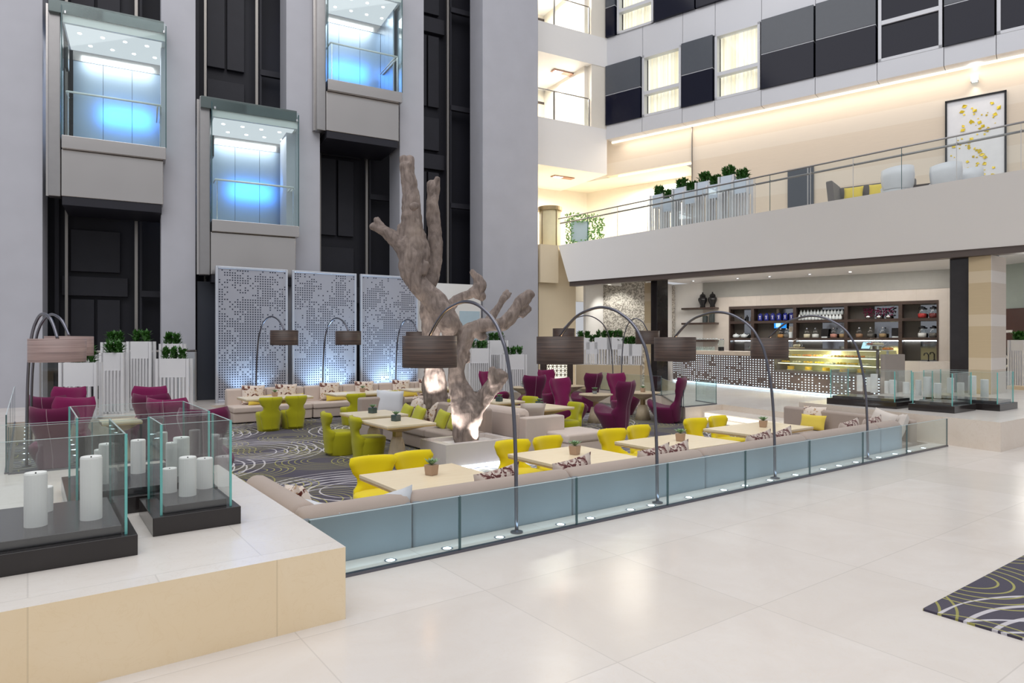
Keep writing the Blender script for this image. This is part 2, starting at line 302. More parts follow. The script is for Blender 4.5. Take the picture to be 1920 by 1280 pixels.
# stairs beside the marble cheek block
mb = MB(); mb.prism([tuple(g(*p)[:2]) for p in [(13.0, 7.55), (14.2, 7.55), (15.0, 11.1), (13.55, 11.1)]], -.42, -.28)
mb.prism([tuple(g(*p)[:2]) for p in [(13.5, 7.55), (14.2, 7.55), (15.0, 11.1), (14.2, 11.1)]], -.28, -.14)
struct(mb.build('trim_stairs', BENCHTOP), 'low marble stairs down to the lounge carpet opposite the bar')
mb = MB(); a, b = g(13.48, 7.6), g(14.17, 11.0); dv = (b - a).normalized(); nv = Vector((dv.y, -dv.x, 0)) * -.02
mb.add([a + nv + Vector((0, 0, -.26)), b + nv + Vector((0, 0, -.26)), b + nv + Vector((0, 0, -.16)), a + nv + Vector((0, 0, -.16))], [(0, 1, 2, 3)])
tag(mb.build('step_light', LEDW), 'glowing light strip along the marble stair riser', 'light')
# plinths that carry the candle cases
mb = MB(); mb.prism([tuple(g(*p)[:2]) for p in [(-6, 3.86), (1.56, 3.86), (1.56, 7.19), (-6, 7.19)]], 0, .436, 0, 1)
tag(mb.build('stone_bench', [BENCHTOP, TANSTONE], bevel=.004), 'long tan marble bench carrying the black candle cases beside the grey sofa end', 'bench')
mb = MB(); mb.prism([tuple(g(*p)[:2]) for p in [(11.95, 3.83), (20.4, 3.83), (20.4, 7.55), (12.7, 7.55)]], 0, .45, 0, 1)
tag(mb.build('stone_plinth', [BENCHTOP, RISER], bevel=.004), 'beige marble plinth under the tan banded pillar', 'plinth')
# rug
mb = MB(); mb.prism([tuple(g(*p)[:2]) for p in [(4.52, -3), (4.52, 1.86), (9, 1.86), (9, -3)]], 0, .014)
tag(mb.build('rug', carpet('rug_rings', 1.15, -G0 + .5), bevel=.004), 'dark grey ring-patterned rug lying on the polished marble floor', 'rug')
# ---------------------------------------------------------------- elevator wall (local frame: x along wall, y away from camera)
EO = Vector((-8.98, 18.92, 0)); EX = Vector((math.cos(E0), math.sin(E0), 0)); EY = Vector((-math.sin(E0), math.cos(E0), 0))
def et(t, y, z=0): return EO + EX * t + EY * y + Vector((0, 0, z))
ZT = 20
for nm, t0, t1, lab in [('wall_column_left', -9, -3.57, 'pale grey plaster wall beside the first elevator shaft'), ('wall_column_second', -.87, 0, 'narrow plaster pier between the first and second elevator shafts'), ('wall_column_third', 2.48, 3.48, 'narrow plaster pier between the second and third elevator shafts'), ('wall_column_fourth', 6.06, 6.9, 'narrow plaster pier behind the driftwood tree'), ('wall_pillar', 9.1, 11.36, 'broad plaster pillar beside the lit galleries')]:
    mb = MB(); mb.box(t0, t1, 0, 1.05, -.42, ZT); struct(mb.build(nm, CONC, loc=EO, rz=E0, bevel=.01), lab)
mb = MB(); mb.box(-9, 11.3, 2.1, 2.3, -.42, ZT).box(11.1, 11.3, 1.05, 2.1, -.42, ZT); struct(mb.build('wall_shaft', DARK, loc=EO, rz=E0), 'black back wall of the elevator shafts')
for i, (t0, t1) in enumerate([(-3.57, -.87), (0, 2.48), (3.48, 6.06), (6.9, 9.1)]):
    w = t1 - t0; mb = MB(); x0 = t0 + .45; x1 = t0 + w * .62
    for z0 in range(0, 20, 5):
        mb.mat(0).box(x0 - .2, x1 + .2, .1 + 1.78, 2.1, z0 + 3.0, z0 + 3.55).box(x0, x0 + (x1 - x0) * .47, 1.95, 2.1, z0 + .3, z0 + 2.9).box(x0 + (x1 - x0) * .53, x1, 1.95, 2.1, z0 + .3, z0 + 2.9).box(x0, x1, 1.93, 2.1, z0 + 3.7, z0 + 4.9)
    struct(mb.build('trim_shaft_doors', DARK2, loc=EO, rz=E0, bevel=.01), 'charcoal landing doors in elevator shaft %d' % (i + 1))
    mb = MB(); mb.mat(0).box(t0 + .34, t0 + .41, 1.64, 1.74, -.4, ZT).box(t1 - .65, t1 - .57, 1.64, 1.74, -.4, ZT).mat(1).box(t1 - .52, t1 - .46, 1.66, 1.76, -.4, ZT).box(t0 + .1, t0 + .2, 1.64, 1.76, -.4, ZT)
    for z0 in (3.0, 6.6, 10.2, 13.8): mb.mat(1).box(t1 - .5, t1 + .3, 1.62, 1.76, z0, z0 + .18)
    struct(mb.build('trim_guide_rails', [RAIL, DARK2], loc=EO, rz=E0), 'steel guide rails in elevator shaft %d' % (i + 1))
mb = MB(); mb.box(.05, 1.0, .1, .2, -.42, 3.4); struct(mb.build('wall_slate_panel', plain('slate_panel', (.03, .035, .05), .4), loc=EO, rz=E0), 'dark slate panel beside the first perforated screen')
mb = MB(); mb.box(5.85, 8.75, -.55, -.45, -.42, 3.6).mat(1).box(7.95, 8.7, -.57, -.56, 1.7, 2.7); struct(mb.build('wall_partition', [WHITE, plain('pale_window', (.45, .58, .66), .1)], loc=EO, rz=E0), 'white partition behind the driftwood tree')
# railing in front of the first shaft
r = thing('shaft_railing', 'glass railing with steel top rail behind the white planters', 'railing', et(-3.6, -.35), E0)
MB().tube([(0, 0, 1.42), (3.6, 0, 1.42)], .03).build('top_rail', STEEL, r, smooth=True); MB().box(0, 3.6, -.006, .006, .05, 1.38).build('glass_pane', GLASS, r)
for x in (.02, 1.2, 2.4, 3.58): MB().box(x - .02, x + .02, -.02, .02, 0, 1.4).build('post', STEELD, r)
# ---------------------------------------------------------------- galleries and facade
GC = Vector((3.845, 27, 0))
def ge(s, y, z=0): return GC - EX * s + EY * y + Vector((0, 0, z))     # s to the west of the corner
for k, (z0, z1, nm) in enumerate([(16.1, 17.5, 'wall_gallery_parapet_top'), (12.76, 13.93, 'wall_gallery_parapet_upper'), (8.44, 10.26, 'wall_gallery_parapet_lower')]):
    mb = MB(); mb.box(-4.4, 0, 0, .25, z0, z1).box(-4.4, 0, .25, 4, z0, z0 + .3); struct(mb.build(nm, PARA, loc=GC, rz=E0), 'smooth beige gallery parapet, ' + ('second lit level' if k == 1 else 'topmost level' if k == 0 else 'first level above the mezzanine'))
mb = MB(); mb.box(-6, 1.6, 3.4, 3.6, 3.5, 20).box(-.75, 0, .02, .3, 10.26, 16.2).box(-.9, -.7, .3, 3.4, 10.26, 16.2); struct(mb.build('wall_gallery_back', WARMW, loc=GC, rz=E0), 'bright warm-white back wall of the galleries')
for k, z0 in enumerate((13.93, 10.26)):
    r = thing('gallery_railing', 'glass gallery railing, ' + ('upper level beside the grey facade' if k == 0 else 'level just above the mezzanine corner'), 'railing', ge(0, -.02, z0), E0)
    MB().tube([(-4.3, .1, 1.12), (-.85, .1, 1.12)], .025).build('handrail', STEEL, r, smooth=True)
    for q, (x0, x1) in enumerate(((-4.3, -2.5), (-2.45, -.85))): MB().box(x0, x1, .1, .115, .02, 1.08).build('glass_pane', GLASS, r)
    for x in (-2.48, -.83): MB().box(x - .025, x + .025, .08, .14, 0, 1.1).build('post', STEELD, r)
    p = thing('framed_picture', 'small dark framed picture on the gallery wall, ' + ('upper level' if k == 0 else 'level above the mezzanine'), 'picture', ge(1.15, 3.36, z0 + .5), E0)
    MB().box(-.4, .4, 0, .05, 0, 1.5).build('frame', DWOOD, p); MB().box(-.28, .28, -.01, 0, .12, 1.38).build('picture', CREAM, p)
for z0 in (12.5, 8.2, 15.8):
    area('gallery_ceiling_lamp', ge(2.0, 1.8, z0 - .1 + (.2 if z0 > 12 else 0)), ge(2.0, 1.8, 0), 2.5, 1.6, 190, (1, .94, .84))
    s_ = thing('ceiling_downlight', {12.5: 'recessed gallery downlight above the lower lit gallery', 8.2: 'recessed downlight over the mezzanine corner', 15.8: 'recessed gallery downlight above the upper lit gallery'}[z0], 'light', ge(1.35, 1.2, z0 + .23), E0)
    MB().box(-.5, .5, -.14, .14, -.03, 0).build('housing', plain('terracotta_trim', (.45, .25, .18), .5), s_); MB().box(-.42, -.05, -.1, .1, -.035, -.03).build('lamp', LED, s_)
FX = Vector((math.cos(F0), math.sin(F0), 0)); FY = Vector((-math.sin(F0), math.cos(F0), 0))
def fs_(px, d=0):      # distance along the facade plane (set back by d) at a photograph column
    k = (px - 960) / FOC; o = GC + FY * d; return (k * o.y - o.x) / (FX.x - k * FX.y)
mb = MB(); zlev = [(9.84, 10.4), (12.78, 13.95), (16.3, 17.6)]
for z0, z1 in zlev:
    cuts = [1138, 1205, 1280, 1341, 1428, 1529, 1645, 1770, 1868, 1990]
    for i in range(len(cuts) - 1):
        s0, s1 = fs_(cuts[i]), fs_(cuts[i + 1]); mb.box(s0 + .008, s1 - .008, -.05 if z0 < 10 else 0, .6, z0, z1)
struct(mb.build('wall_facade_bands', PEARL, loc=GC, rz=F0), 'pearl-grey cladding bands between the facade windows')
mb = MB(); mb.box(-.1, 16, .45, .7, 9.9, 17.6); struct(mb.build('wall_facade_core', DARK, loc=GC, rz=F0), 'dark core wall behind the facade panels')
wn = 0; rows = [(10.4, 12.78, [(1138, 1203, 'p'), (1205, 1278, 'w'), (1280, 1338, 'p'), (1341, 1426, 'w'), (1429, 1527, 'p'), (1531, 1643, 'p'), (1647, 1767, 'n'), (1771, 1865, 'p'), (1869, 1990, 'n')]),
    (13.95, 16.3, [(1138, 1155, 'p'), (1158, 1226, 'w'), (1229, 1304, 'p'), (1307, 1400, 'p'), (1403, 1490, 'n')])]
for z0, z1, row in rows:
    for x0, x1, t in row:
        s0, s1 = fs_(x0), fs_(x1); zm = z0 + (z1 - z0) * .50; wn += 1
        if t == 'p':
            mb = MB(); mb.mat(0).box(s0, s1, -.12, .4, zm + .02, z1).mat(1).box(s0, s1, -.12, .4, z0, zm - .02).mat(2).box(s0, s1, -.1, .3, zm - .02, zm + .02)
            struct(mb.build('wall_facade_panel', [PANELU, PANELL, PEARL], loc=GC, rz=F0), 'dark glass facade panel, reflections painted grey above and navy below, number %d along the facade' % wn)
        else:
            f = thing('window_%d' % wn, ('lit facade window with cream curtains' if t == 'w' else 'dark unlit facade window') + ', opening %d along the facade' % wn, 'window', GC, F0); f['kind'] = 'structure'
            w_ = .09; mb = MB(); mb.box(s0, s0 + w_, -.06, .2, z0, z1).box(s1 - w_, s1, -.06, .2, z0, z1).box(s0, s1, -.06, .2, z0, z0 + w_).box(s0, s1, -.06, .2, z1 - w_, z1)
            zt = z0 + (z1 - z0) * .38 if t == 'w' else zm; mb.box(s0, s1, -.05, .18, zt - .05, zt + .08); mb.build('window_frame', PEARL, f)
            if t == 'w':
                MB().box(s0 + w_, s1 - w_, .02, .03, z0 + w_, z1 - w_).build('window_pane', GLASS, f)
                q = MB(); N = 46; pts = [(s0 + w_ + (s1 - s0 - 2 * w_) * i / N, .3 + .05 * math.sin(i * 1.35) + .03 * math.sin(i * .5)) for i in range(N + 1)]
                q.add([(x, y, z) for z in (z0, z1) for x, y in pts], [(i, i + 1, i + N + 2, i + N + 1) for i in range(N)]); q.build('curtain', CURT, f, smooth=True)
            else: MB().box(s0 + w_, s1 - w_, .02, .04, z0 + w_, z1 - w_).build('window_pane', PANELL, f)
# mezzanine wall under the facade
MW = .45
def fm(px, d, z=0): return GC + FX * fs_(px, d) + FY * d + Vector((0, 0, z))
mb = MB(); s1 = fs_(1299, MW); mb.box(-.3, s1, MW, MW + .3, 8.5, 10.0).box(s1, 17, MW, MW + .3, 4.4, 10.0); struct(mb.build('wall_mezzanine', BAND, loc=GC, rz=F0), 'warm beige mezzanine wall with faint horizontal bands')
mb = MB(); mb.box(s1 - .03, s1, MW - .06, MW, 6.0, 9.9); struct(mb.build('trim_wall_joint', RAIL, loc=GC, rz=F0), 'thin metal joint strip on the mezzanine wall')
mb = MB(); mb.box(0, 17, MW - .08, MW - .02, 9.78, 9.84); struct(mb.build('trim_cove_light', LEDW, loc=GC, rz=F0), 'glowing cove strip where facade meets mezzanine wall')
mb = MB(); mb.box(.2, s1, MW + .1, MW + .16, 8.42, 8.48); struct(mb.build('trim_cove_light_niche', LEDW, loc=GC, rz=F0), 'glowing cove strip under the mezzanine wall niche')
a_ = GC + FX * 8 + FY * (MW - .35); area('cove_lamp', a_ + Vector((0, 0, 9.75)), a_ + FY * .35 + Vector((0, 0, 7.6)), 15, .2, 85, (1, .90, .78))
mb = MB(); mb.box(-4, s1 + .3, 2.6, 2.8, 4.4, 8.7).box(-4, 3, .76, 2.7, 8.5, 8.7); struct(mb.build('wall_mezzanine_recess', WARMW, loc=GC, rz=F0), 'bright recessed wall behind the mezzanine planters')
area('recess_lamp', GC + FX * 1.2 + FY * 1.6 + Vector((0, 0, 8.3)), GC + FX * 1.2 + FY * 1.6, 3, 1.5, 300, (1, .94, .80))
# mezzanine slab and slanted parapet
TOPL = [(1047, 460), (1990, 306)]; BOTL = [(1066, 528), (1990, 453)]
def mt(px, py, z): d = (z - HC) * FOC / (640 - py); return Vector(((px - 960) / FOC * d, d, z))
ZP, ZB, ZM = 5.25, 3.85, 5.15
t0_, t1_, b0_, b1_ = mt(*TOPL[0], ZP), mt(*TOPL[1], ZP), mt(*BOTL[0], ZB), mt(*BOTL[1], ZB); T_ = [t0_.lerp(t1_, i / 40) for i in range(41)]; B_ = [b0_.lerp(b1_, i / 40) for i in range(41)]; NV = Vector((math.cos(math.radians(41)), math.sin(math.radians(41)), 0))
mb = MB(); n = len(T_)
mb.add(T_ + B_, [(i, i + n, i + n + 1, i + 1) for i in range(n - 1)])
struct(mb.build('wall_mezzanine_parapet', PARA, smooth=True), 'smooth leaning parapet along the mezzanine edge'); mb = MB()
Ti = [p + NV * .14 for p in T_]; mb.add(T_ + Ti, [(i, i + 1, i + n + 1, i + n) for i in range(n - 1)])
Bi = [p + NV * .30 for p in B_]; mb.add(B_ + Bi, [(i, i + n, i + n + 1, i + 1) for i in range(n - 1)])
mb.add([T_[0], B_[0], B_[0] + NV * 3, T_[0] + NV * 3], [(0, 3, 2, 1)])
Tf = [p + NV * .14 - Vector((0, 0, .1)) for p in T_]; mb.add(Ti + Tf, [(i, i + 1, i + n + 1, i + n) for i in range(n - 1)])
struct(mb.build('trim_parapet_cap', PARA), 'cap and underside of the leaning mezzanine parapet')
mb = MB(); mb.add([p - Vector((0, 0, .0)) for p in Tf] + [p + NV * 16 for p in Tf], [(i, i + n, i + n + 1, i + 1) for i in range(n - 1)]); struct(mb.build('floor_mezzanine', plain('mezzanine_carpet', (.45, .40, .36), .8)), 'mezzanine floor behind the parapet')
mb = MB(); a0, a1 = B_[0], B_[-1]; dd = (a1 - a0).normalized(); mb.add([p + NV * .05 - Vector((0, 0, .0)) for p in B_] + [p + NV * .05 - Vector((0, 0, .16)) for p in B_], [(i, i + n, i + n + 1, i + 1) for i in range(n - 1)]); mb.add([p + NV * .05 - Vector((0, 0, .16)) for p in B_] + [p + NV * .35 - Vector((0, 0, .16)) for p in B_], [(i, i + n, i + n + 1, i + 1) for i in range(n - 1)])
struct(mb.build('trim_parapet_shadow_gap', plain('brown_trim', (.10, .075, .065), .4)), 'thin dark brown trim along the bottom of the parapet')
mb = MB(); q0 = [p + NV * .3 for p in B_]; q1 = [Vector((p.x, p.y, 4.2)) for p in q0]
mb.add(q0 + q1, [(i, i + n, i + n + 1, i + 1) for i in range(n - 1)]); mb.add(q1 + [p + NV * 17 for p in q1], [(i, i + n, i + n + 1, i + 1) for i in range(n - 1)])
struct(mb.build('ceiling_cafe', plain('white_ceiling', (.82, .81, .82), .35, var=.02)), 'white cafe ceiling under the mezzanine')
# galleries at mezzanine level and the cream wall below
L0 = T_[0]; mb = MB(); ll = L0 - GC; ls = ll.dot(EX); lo = ll.dot(EY)
mb.box(ls - .78, ls, lo, lo + .2, 3.85, 5.25).box(ls - .7, ls + .95, lo + .25, lo + .5, -.1, 5.1).box(ls - .7, ls + 4, lo + .3, lo + 4.5, 4.95, 5.15); struct(mb.build('wall_cafe_cream', CREAM, loc=GC, rz=E0), 'cream wall beside the broad plaster pillar')
# ---------------------------------------------------------------- pillars, cafe shell
def pillar(nm, px, d, tw, bw, rw, z0, lab, tdir=1):
    c = pd(px, 640, d); c.z = 0; r = thing(nm, lab, 'pillar', c, G0); r['kind'] = 'structure'
    MB().box(0, rw, 0, tw, z0, ZB - .16).build('tan_cladding', [TANBAND], r, bevel=.01)
    MB().box(.06, rw - .02, tw, tw + bw, z0, ZB).build('black_stone_core', BLACKST, r, bevel=.01)
    MB().box(-.06, rw - .1, .1, tw + bw, ZB - .16, ZB).build('black_cap', BLACKST, r); return r
p_ = pillar('pillar', 1858, 15.5, .46, .42, .9, .45, 'tan and black banded pillar on the beige plinth by the candle cases')
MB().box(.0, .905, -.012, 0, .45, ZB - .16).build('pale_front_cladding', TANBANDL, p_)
p_ = thing('pillar', 'black and tan pillar beside the mosaic wall', 'pillar', pd(1232, 640, 22.4) * Vector((1, 1, 0)), G0); p_['kind'] = 'structure'
MB().box(.1, .5, .28, .66, -.42, ZB - .16).build('tan_cladding', TANBAND, p_); MB().box(0, .55, 0, .28, -.42, ZB).build('black_stone_core', BLACKST, p_, bevel=.01)
# back wall of the cafe
BW0, BW1 = pd(1367, 640, 28.0), pd(1760, 640, 23.45); BW0.z = BW1.z = 0; BX = (BW1 - BW0).normalized(); BY = Vector((-BX.y, BX.x, 0)); BR = math.atan2(BX.y, BX.x); BL = (BW1 - BW0).length
def bp(px, d=0, z=0):
    k = (px - 960) / FOC; o = BW0 + BY * d; return o + BX * ((k * o.y - o.x) / (BX.x - k * BX.y)) + Vector((0, 0, z))
def bs(px, d=0):
    k = (px - 960) / FOC; o = BW0 + BY * d; return (k * o.y - o.x) / (BX.x - k * BX.y)
def bz(py, px, d=0): return HC + (640 - py) * bp(px, d).y / FOC
zt = 3.14; sL, sR = 0, BL
mb = MB(); mb.box(bs(1318), sL, 0, .2, 0, 4.2).box(sR, bs(1800), 0, .2, 0, 4.2).box(sL, sR, 0, .2, zt, 4.2).box(sL, sR, .55, .7, 0, zt)
struct(mb.build('wall_cafe_back', stone('cafe_stone', (.57, .52, .47), (.63, .58, .53), (.6, .5, .42), (2.2, .9), .3, tv=.2), loc=BW0, rz=BR), 'stone-clad back wall of the cafe above the bottle shelves')
mb = MB(); mb.box(bs(1318), bs(1800), -.02, 0, 3.55, 4.2); struct(mb.build('wall_cafe_bulkhead', plain('grey_green_paint', (.32, .32, .30), .6), loc=BW0, rz=BR), 'grey band under the cafe ceiling')
# mirror-backed shelf unit
r = thing('bar_shelf_unit', 'long dark wood back-bar shelf unit holding tins, bottles and jars', 'shelf', BW0, BR)
MIR = plain('mirror_back', (.30, .31, .33), .06, 1.0, var=0)
DPAN = plain('taupe_back_panel', (.11, .095, .08), .4); levels = [.9, bz(642 + 30, 1560), 1.0]
z1, z2, z3 = 1.32, 1.82, 2.52
ups = [0, bs(1411), bs(1490), bs(1586), bs(1688), BL]
mb = MB(); mb.box(0, BL, -.02, .5, zt - .12, zt).box(0, BL, -.02, .5, .3, .95); mb.build('carcass', DWOOD, r)
for u in ups: MB().box(max(0, u - .06), min(BL, u + .06), -.015, .5, .95, zt - .12).build('upright', DWOOD, r)
for z in (z2, z3): MB().box(0, BL, -.01, .5, z - .1, z).build('shelf', DWOOD, r)
for i in range(5):
    w = ups[i + 1] - ups[i]; MB().box(ups[i] + w * .5, ups[i + 1] - .06, .46, .5, .95, zt - .12).build('mirror', MIR, r); MB().box(ups[i] + .05, ups[i] + w * .5, .47, .5, .95, zt - .12).build('back_panel', DPAN, r)
MB().box(.1, BL - .1, .40, .43, z2 - .13, z2 - .1).build('shelf_light', LEDB, r)
# things on the shelves
def tins():
    r = thing('tea_tin', 'x', 'tin', (0, 0, 0)); mb = MB(); mb.box(-.085, .085, -.085, .085, 0, .27); mb.build('body', BLUE, r, bevel=.03); MB().cyl(.05, .27, .31, 14).build('lid', BLUE, r, smooth=False)
    mb = MB(); mb.box(-.035, .035, -.088, -.086, .17, .2).box(-.03, .03, -.088, -.086, .07, .08).box(-.012, .02, -.088, -.086, .10, .15); mb.build('label', WHITE, r); return Proto(r)
P = tins(); ordn = ['first', 'second', 'third', 'fourth', 'fifth', 'sixth', 'seventh', 'eighth']
for i in range(6): P.put(bp(1426 + i * 11.7, .18, z3), BR, 'cobalt blue tea tin on the top bar shelf, %s from the empty shelf bay' % ordn[i], 'blue tea tins on the bar shelf')
def bottle():
    r = thing('ceramic_bottle', 'x', 'bottle', (0, 0, 0)); MB().lathe([(.0001, 0), (.055, 0), (.062, .05), (.055, .13), (.03, .17), (.028, .2), (.0001, .2)], 14).build('body', POTW, r, smooth=True)
    MB().cyl(.03, .2, .225, 10).build('stopper', plain('grey_stopper', (.45, .5, .5), .4), r); return Proto(r)
P = bottle()
for row, (zz_, dd_, nn, o) in enumerate(((z3, .10, 13, 0), (z3 + .19, .3, 13, 3))):
    if row: MB_ = MB(); MB_.box(bs(1495), bs(1582), .2, .44, z3, z3 + .19); tag(MB_.build('bottle_riser', DWOOD, loc=BW0, rz=BR), 'dark wood riser under the upper row of white bottles', 'riser')
    for i in range(nn): P.put(bp(1499 + o + i * 6.4, dd_, zz_), BR, 'white ceramic bottle in the %s row of bottles on the top bar shelf' % ('front' if not row else 'raised rear'), 'white bottles in the %s row' % ('front' if not row else 'raised rear'))
def jar(nm, fill, lab, px, z, s=1.0, d=.15, lid=None):
    r = thing('glass_jar', lab, 'jar', bp(px, d, z), BR); MB().lathe([(.0001, 0), (.1 * s, 0), (.115 * s, .06 * s), (.115 * s, .2 * s), (.08 * s, .26 * s)], 16).build('glass_body', GLASS, r, smooth=True)
    MB().lathe([(.0001, .005), (.095 * s, .005), (.105 * s, .06 * s), (.105 * s, .13 * s), (.0001, .14 * s)], 14).build('contents', fill, r, smooth=True); r_l = MB().cyl(.085 * s, .26 * s, .3 * s, 14).build('lid', lid or GLASS, r); MB().cyl(.03 * s, .3 * s, .34 * s, 8).build('knob', lid or CHROME, r_l)
FL = {k: plain('fill_' + k, c, .7, var=.35, sc=60) for k, c in dict(flour=(.75, .66, .5), sugar=(.85, .84, .82), pink=(.55, .25, .2), nuts=(.32, .18, .1), seeds=(.12, .11, .1), grain=(.35, .24, .12), red=(.42, .02, .02), maroon=(.16, .02, .02), pepper=(.45, .22, .06)).items()}
for nm, px, lab in [('pepper', 1464, 'glass jar of mixed red and yellow pieces beside the white utensil pot'), ('seeds', 1475, 'small dark-filled glass jar between the mixed jar and the utensil pot'), ('flour', 1513, 'glass jar of pale flour on the middle bar shelf'), ('sugar', 1529, 'glass jar of white sugar on the middle bar shelf'), ('pink', 1563, 'glass jar of pink sweets on the middle bar shelf'), ('grain', 1580, 'glass jar of beige grain next to the pink sweets'), ('nuts', 1611, 'glass jar of brown nuts on the middle bar shelf'), ('seeds', 1632, 'glass jar of black seeds on the middle bar shelf'), ('grain', 1655, 'glass jar of tan grain beside the dark tablet')]: jar(nm, FL[nm], lab, px, z2, 1.15)
for nm, px, z, lab in [('red', 1729, z3, 'round glass bowl jar of red fruit on the top end shelf'), ('maroon', 1750, z3, 'round glass bowl jar of dark red fruit at the shelf end'), ('sugar', 1729, z2, 'round glass bowl jar of white sweets with black lid'), ('seeds', 1750, z2, 'round glass bowl jar of dark beans with black lid')]: jar(nm, FL[nm], lab, px, z, 1.25, .16, BLACK)
r = thing('utensil_pot', 'white pot of wooden utensils beside the blue screen', 'pot', bp(1483, .15, z2), BR); MB().cyl(.09, 0, .24, 14, r1=.085).build('pot', POTW, r)
for i in range(5): MB().tube([(.02 * (i - 2), 0, .2), (.035 * (i - 2), .01 * i, .46)], .008, 6).build('utensil', OAK, r)
r = thing('menu_screen', 'glowing blue screen behind the shelf jars', 'screen', bp(1463, .3, z2 + .38), BR); MB().box(-.26, .26, 0, .04, 0, .3).build('bezel', BLACK, r); MB().box(-.24, .24, -.004, 0, .02, .28).build('display', emit('blue_screen', (.03, .30, .95), 1.2), r); MB().box(-.17, .02, -.008, -.004, .06, .28).build('display_panel', emit('pale_screen', (.5, .85, 1), 1.3), r)
for px, lab in ((1546, 'black tilted menu board between the shelf jars'), (1679, 'black tilted menu board beside the tan grain jar')):
    r = thing('menu_board', lab, 'board', bp(px, .16, z2), BR); MB().box(-.13, .13, 0, .02, .06, .36, Matrix.Rotation(-.15, 4, 'X')).build('board', BLACK, r); MB().box(-.1, .1, -.05, .06, 0, .05).build('stand', POTW, r)
def orchid(px, lab, sd):
    R = random.Random(sd); r = thing('orchid_vase', lab, 'flowers', bp(px, .16, z3), BR); MB().lathe([(.0001, 0), (.06, 0), (.1, .05), (.09, .11), (.07, .13)], 14).build('vase', CHROME, r, smooth=True)
    mb = MB()
    for i in range(34):
        p = Vector((R.uniform(-.17, .17), R.uniform(-.1, .1), .14 + R.uniform(-.04, .27))); mb.lathe([(.0001, -.028), (.034, 0), (.0001, .028)], 5, Matrix.Translation(p))
    mb.build('blossoms', plain('orchid_purple', (.16, .008, .05), .6), r)
for px, lab, sd in ((1628, 'dark purple orchid in a silver bowl, nearest the white bottles', 1), (1648, 'dark purple orchid in a silver bowl, middle of three', 2), (1666, 'dark purple orchid in a silver bowl, next to the red fruit jars', 3)): orchid(px, lab, sd)
for px, lab in ((1380, 'white teapot on the shelf bay above the brown lampshade'), (1395, 'second white teapot, further along the dark bay')):
    r = thing('teapot', lab, 'teapot', bp(px, .12, z2 + .02), BR); MB().lathe([(.0001, 0), (.1, .0), (.14, .07), (.1, .14), (.0001, .16)], 14).build('body', POTW, r, smooth=True); MB().cyl(.02, .16, .19, 8).build('knob', POTW, r); MB().tube([(.12, 0, .06), (.2, 0, .14)], [.025, .012], 6).build('spout', POTW, r)
for px, h, lab in ((1389.5, .13, 'small dark bottle in the empty top shelf bay'), (1401, .19, 'taller dark bottle in the empty top shelf bay')):
    r = thing('dark_bottle', lab, 'bottle', bp(px, .15, z3), BR); MB().cyl(.06, 0, h, 12).build('body', BLACK, r); MB().cyl(.025, h, h + .06, 8).build('neck', BLACK, r)
# corner shelves with urns, left of the back wall
c0 = bp(1286, 0, 0); c1 = bp(1350, -.05, 0)
for i, py in enumerate((577, 605, 637)):
    z = bz(py, 1318); mb = MB(); mb.box(bs(1285), bs(1348), -.44, -.01, z - .08, z); tag(mb.build('corner_shelf', DWOOD, loc=BW0, rz=BR, bevel=.005), 'dark wood wall shelf in the white corner, ' + ('top one with the black urns' if i == 0 else 'middle one holding glass vases' if i == 1 else 'lowest one holding cups'), 'shelf')
mb = MB(); mb.box(bs(1262), bs(1352), .02, .2, 0, 4.2).box(bs(1262) - .2, bs(1262), -3, .2, 0, 4.2); struct(MB().box(bs(1249), bs(1266), -.12, .0, 0, 4.1).build('wall_mosaic_strip', MOSA, loc=BW0, rz=BR), 'narrow mosaic strip beside the black pillar'); struct(mb.build('wall_cafe_corner', WHITE, loc=BW0, rz=BR), 'white corner wall behind the black urns')
for px, lab in ((1317.5, 'black lidded urn on the top corner shelf, nearer the pillar'), (1336, 'black lidded urn on the top corner shelf, nearer the bar')):
    r = thing('urn', lab, 'urn', bp(px, -.24, bz(577, 1318)), BR); MB().lathe([(.0001, 0), (.1, 0), (.11, .03), (.1, .1), (.19, .3), (.19, .38), (.12, .45), (.1, .49)], 20).build('body', BLACK, r, smooth=True); MB().lathe([(.13, .47), (.11, .54), (.05, .58), (.025, .6), (.035, .63), (.0001, .66)], 18).build('lid', BLACK, r, smooth=True)
for px, w, h, lab in ((1322, .22, .28, 'smoky glass vase on the middle corner shelf'), (1335, .24, .4, 'tall dark glass vase on the middle corner shelf')):
    r = thing('glass_vase', lab, 'vase', bp(px, -.15, bz(605, 1318)), BR); MB().cyl(w / 2, 0, h, 16).build('body', plain('smoke_glass', (.05, .06, .06), .08), r); MB().lathe([(w / 2, h), (w / 2 + .01, h + .015), (w / 2 - .02, h + .02)], 16).build('rim', CHROME, r)
cp = thing('coffee_cup', 'x', 'cup', (0, 0, 0)); MB().lathe([(.0001, 0), (.03, 0), (.055, .06), (.048, .06), (.0001, .012)], 12).build('bowl', POTW, cp, smooth=True); MB().tube([(.05, 0, .05), (.08, 0, .04), (.05, 0, .02)], .008, 5).build('handle', POTW, cp); P = Proto(cp)
for i in range(8): P.put(bp(1304 + i * 5.6, -.12 - .1 * (i % 2), bz(637, 1318)), BR + i, 'white coffee cup upturned in the row on the lowest corner shelf', 'cups on the corner shelf')
